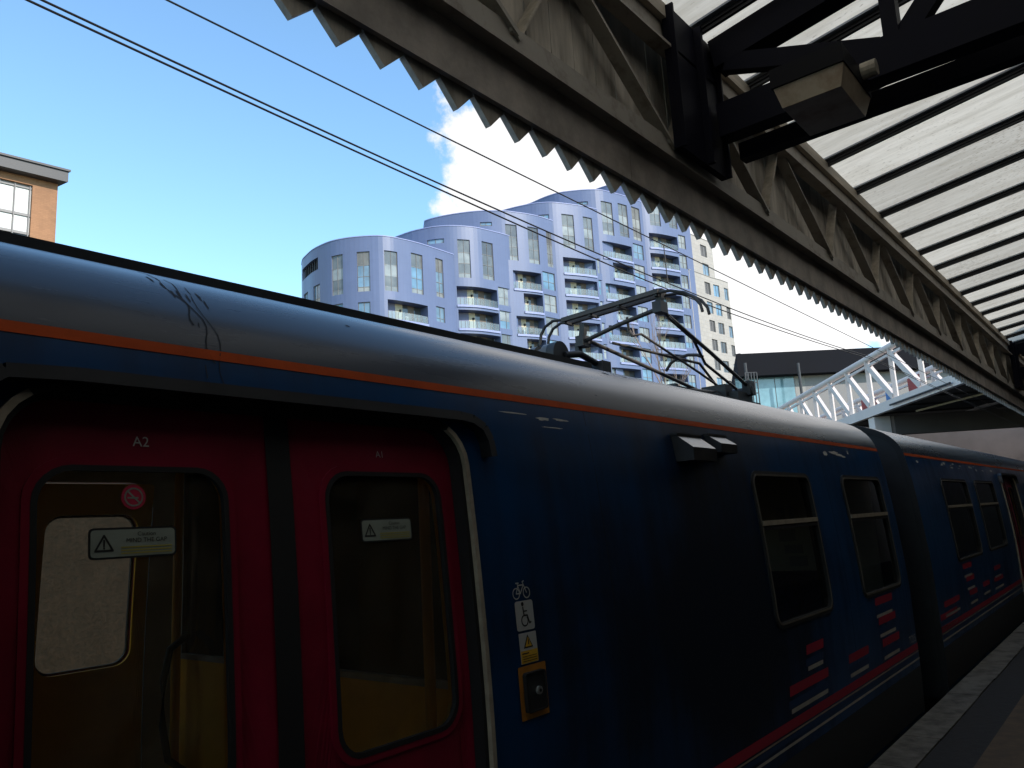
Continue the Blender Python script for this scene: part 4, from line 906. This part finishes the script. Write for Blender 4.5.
# ------------------------------------------------------------------ footbridge
az = math.atan2(ray(576, 517).y, ray(576, 517).x); bu = Vector((math.cos(az), math.sin(az), 0)); bn = Vector((math.sin(az), -math.cos(az), 0))   # bn points away from the viewer's side
ZB = 4.5; bp = onZ(965, 383, ZB)
fb = thing('footbridge', 'white steel truss footbridge with a dark underside crossing over the second carriage', 'footbridge', (bp.x, bp.y, ZB))
def BP(t, z, off=0): p = bp+bu*t+bn*off; return Vector((p.x, p.y, z))
zl = onWall(953, 375, bp, bu).z; zt = onWall(868, 359, bp, bu).z; W_ = 3.2
def tpar(px, py, off=0): p = onWall(px, py, bp+bn*off, bu); return (p-bp).dot(bu)
T_L, T_R = tpar(765, 416)+6, -14
t1_ = tpar(896, 394); PB = abs(tpar(924, 384.2)-t1_)
for off in (0, W_):
    q = MB(); q.beam(BP(T_L, (ZB+zl)/2, off), BP(T_R, (ZB+zl)/2, off), .16, zl-ZB, 'bridge_white'); q.build('lower_chord', fb)
    q = MB(); q.tube([BP(T_L, zt, off), BP(T_R, zt, off)], .11, 'bridge_white', 16); q.beam(BP(T_L, zt-.22, off), BP(T_R, zt-.22, off), .08, .08, 'bridge_white'); q.build('upper_chord', fb)
    tt = t1_-PB*5+(PB*.35 if off else 0); k = 0
    while tt < T_L-1:
        q = MB(); q.beam(BP(tt, zl, off), BP(tt, zt-.05, off), .12, .17, 'bridge_white'); q.build('truss_post', fb)
        q = MB(); q.beam(BP(tt+.16, zl+.05, off), BP(tt+PB-.06, zt-.2, off), .11, .20, 'bridge_white'); q.build('truss_diagonal', fb); tt += PB
q = MB(); V = []
q.box((0, 0, 0), (0.001, .001, .001), 'bridge_dark') if False else None
n_ = 44
for i in range(n_):         # ribbed steel underside
    a = T_R+(T_L-T_R)*i/n_; b = T_R+(T_L-T_R)*(i+.82)/n_; z0 = ZB+.04+(.03 if i % 2 else 0)
    A, B_, C, D = BP(a, z0, .09), BP(b, z0, .09), BP(b, z0, W_-.09), BP(a, z0, W_-.09)
    up = Vector((0, 0, .15)); q.mesh([A, B_, C, D, A+up, B_+up, C+up, D+up], [(0, 1, 2, 3), (4, 5, 6, 7), (0, 1, 5, 4), (1, 2, 6, 5), (2, 3, 7, 6), (3, 0, 4, 7)], 'bridge_dark')
A, B_, C, D = BP(T_R, ZB+.2, .09), BP(T_L, ZB+.2, .09), BP(T_L, ZB+.2, W_-.09), BP(T_R, ZB+.2, W_-.09); q.face([A, B_, C, D], 'bridge_dark'); q.build('deck', fb)
q = MB(); t = tpar(800, 400)
for (x0, x1, h0, h1, mt) in ((tpar(868, 380, W_*.9), tpar(858, 380, W_*.9), .3, 1.7, 'hoarding_red'), (tpar(918, 366, W_*.9), tpar(905, 366, W_*.9), .5, 1.75, 'hoarding_red'), (tpar(822, 397, W_*.9), tpar(810, 397, W_*.9), .5, 1.6, 'hoarding_red'), (tpar(886, 370, W_*.9), tpar(882, 370, W_*.9), .8, 1.7, 'hoarding_blue')):
    a, b = sorted((x0, x1)); A = BP(a, zl+h0-.3, W_*.9); B_ = BP(b, zl+h1-.3, W_*.9)
    q.mesh([A, (B_.x, B_.y, A.z), B_, (A.x, A.y, B_.z)], [(0, 1, 2, 3)], mt)
    q.mesh([A+bn*.04, Vector((B_.x, B_.y, A.z))+bn*.04, B_+bn*.04, Vector((A.x, A.y, B_.z))+bn*.04], [(3, 2, 1, 0)], mt)
q.build('poster_panel', fb)
# pier and wide dark soffit beyond the deck
tp = tpar(872, 425)
q = MB(); c = BP(tp, 0, .5)
q.beam(BP(tp, -1.2, .25), BP(tp, ZB-.02, .25), .5, .5, 'bridge_white', (bu.x, bu.y, 0)); q.build('pier', fb)
q = MB(); q.beam(BP(tp-.3, ZB-.35, .52), BP(tp-.3, ZB-.35, 9), .4, .6, 'bridge_beam'); q.build('cross_beam', fb)
q = MB()
for i in range(26):
    o0 = W_+.1+i*.32; zz = ZB+.02+(.05 if i % 2 else 0); A, B_, C, D = BP(T_R, zz, o0), BP(tp+1.5, zz, o0), BP(tp+1.5, zz, o0+.3), BP(T_R, zz, o0+.3)
    q.mesh([A, B_, C, D, A+Vector((0, 0, .2)), B_+Vector((0, 0, .2)), C+Vector((0, 0, .2)), D+Vector((0, 0, .2))], [(0, 1, 2, 3), (4, 5, 6, 7), (0, 1, 5, 4), (1, 2, 6, 5), (2, 3, 7, 6), (3, 0, 4, 7)], 'bridge_dark')
q.build('ramp_deck', fb)
q = MB(); A = BP(tp+7, -1.2, .9); B_ = BP(tp+1, -1.2, 16); q.mesh([A, B_, B_+Vector((0, 0, ZB+1.6)), A+Vector((0, 0, ZB+1.15)), A+bu*.4, B_+bu*.4, B_+bu*.4+Vector((0, 0, ZB+1.6)), A+bu*.4+Vector((0, 0, ZB+1.15))], [(0, 1, 2, 3), (7, 6, 5, 4), (3, 2, 6, 7), (0, 3, 7, 4), (1, 5, 6, 2)], 'bridge_beam'); q.build('abutment', fb)
q = MB(); q.tube([onWall(890, 405, bp-bn*.15, bu), onWall(950, 383, bp-bn*.15, bu)], .03, 'steel_dark', 8); q.tube([BP(tp-2, ZB-.12, .6), BP(tp-5, ZB-.1, 1.2), BP(tp-5.2, ZB-.1, 4)], .03, 'tan_trim', 6); q.build('service_pipe', fb)

# ------------------------------------------------------------------ trackside wall and bare trees
q = MB(); q.box((-40, 8.8, -1.2), (90, 9.2, 2.3), 'stone_wall'); q.box((-40, 8.75, 2.3), (90, 9.25, 2.42), 'stone_wall'); tag(q.build('trackside_wall'), 'rough grey retaining wall beyond the train, seen through the door windows', 'wall')
def bare_tree(label, base, h, seed, mt, spread=.5):
    rnd = random.Random(seed); root = thing('bare_tree', label, 'tree', base, 'bare winter trees'); tr = MB(); cr_ = MB()
    def grow(p, d, l, r, lev):
        pts = [p]; q_ = p.copy(); dd = d.copy()
        for i in range(4):
            dd = (dd+Vector((rnd.uniform(-.12, .12), rnd.uniform(-.12, .12), .05))).normalized(); q_ = q_+dd*(l/4); pts.append(q_.copy())
        (tr if lev == 0 else cr_).tube(pts, r, mt, 6 if lev < 2 else 4, r*.55)
        if lev < 4:
            for i in range(rnd.randint(3, 4)):
                k = rnd.choice((2, 3, 4)) if lev else rnd.choice((2, 3, 4, 4)); a = rnd.uniform(0, 2*math.pi); s_ = spread*rnd.uniform(.6, 1.3)
                grow(pts[k], (dd+Vector((math.cos(a)*s_, math.sin(a)*s_, rnd.uniform(0, .35)))).normalized(), l*rnd.uniform(.5, .72), r*.5, lev+1)
    grow(Vector(base), Vector((0, 0, 1)), h*.42, h*.014, 0); tr.build('trunk', root); cr_.build('crown', root)
def at_dir(px, py, dist): v = ray(px, py); v = v*(dist/math.hypot(v.x, v.y)); return v+Vector((0, 0, H))
for (px, py, ds, sd_, lb, mt) in ((72, 236, 45, 3, 'bare winter tree just right of the brick building', 'bark'), (291, 282, 60, 9, 'bare winter tree at the left end of the blue apartment block', 'bark'), (682, 318, 62, 5, 'pale slender bare tree in front of the blue flats, behind the pantograph', 'bark_pale')):
    tp_ = at_dir(px, py, ds); bare_tree(lb, (tp_.x, tp_.y, -1.2), tp_.z+1.2, sd_, mt, .42)
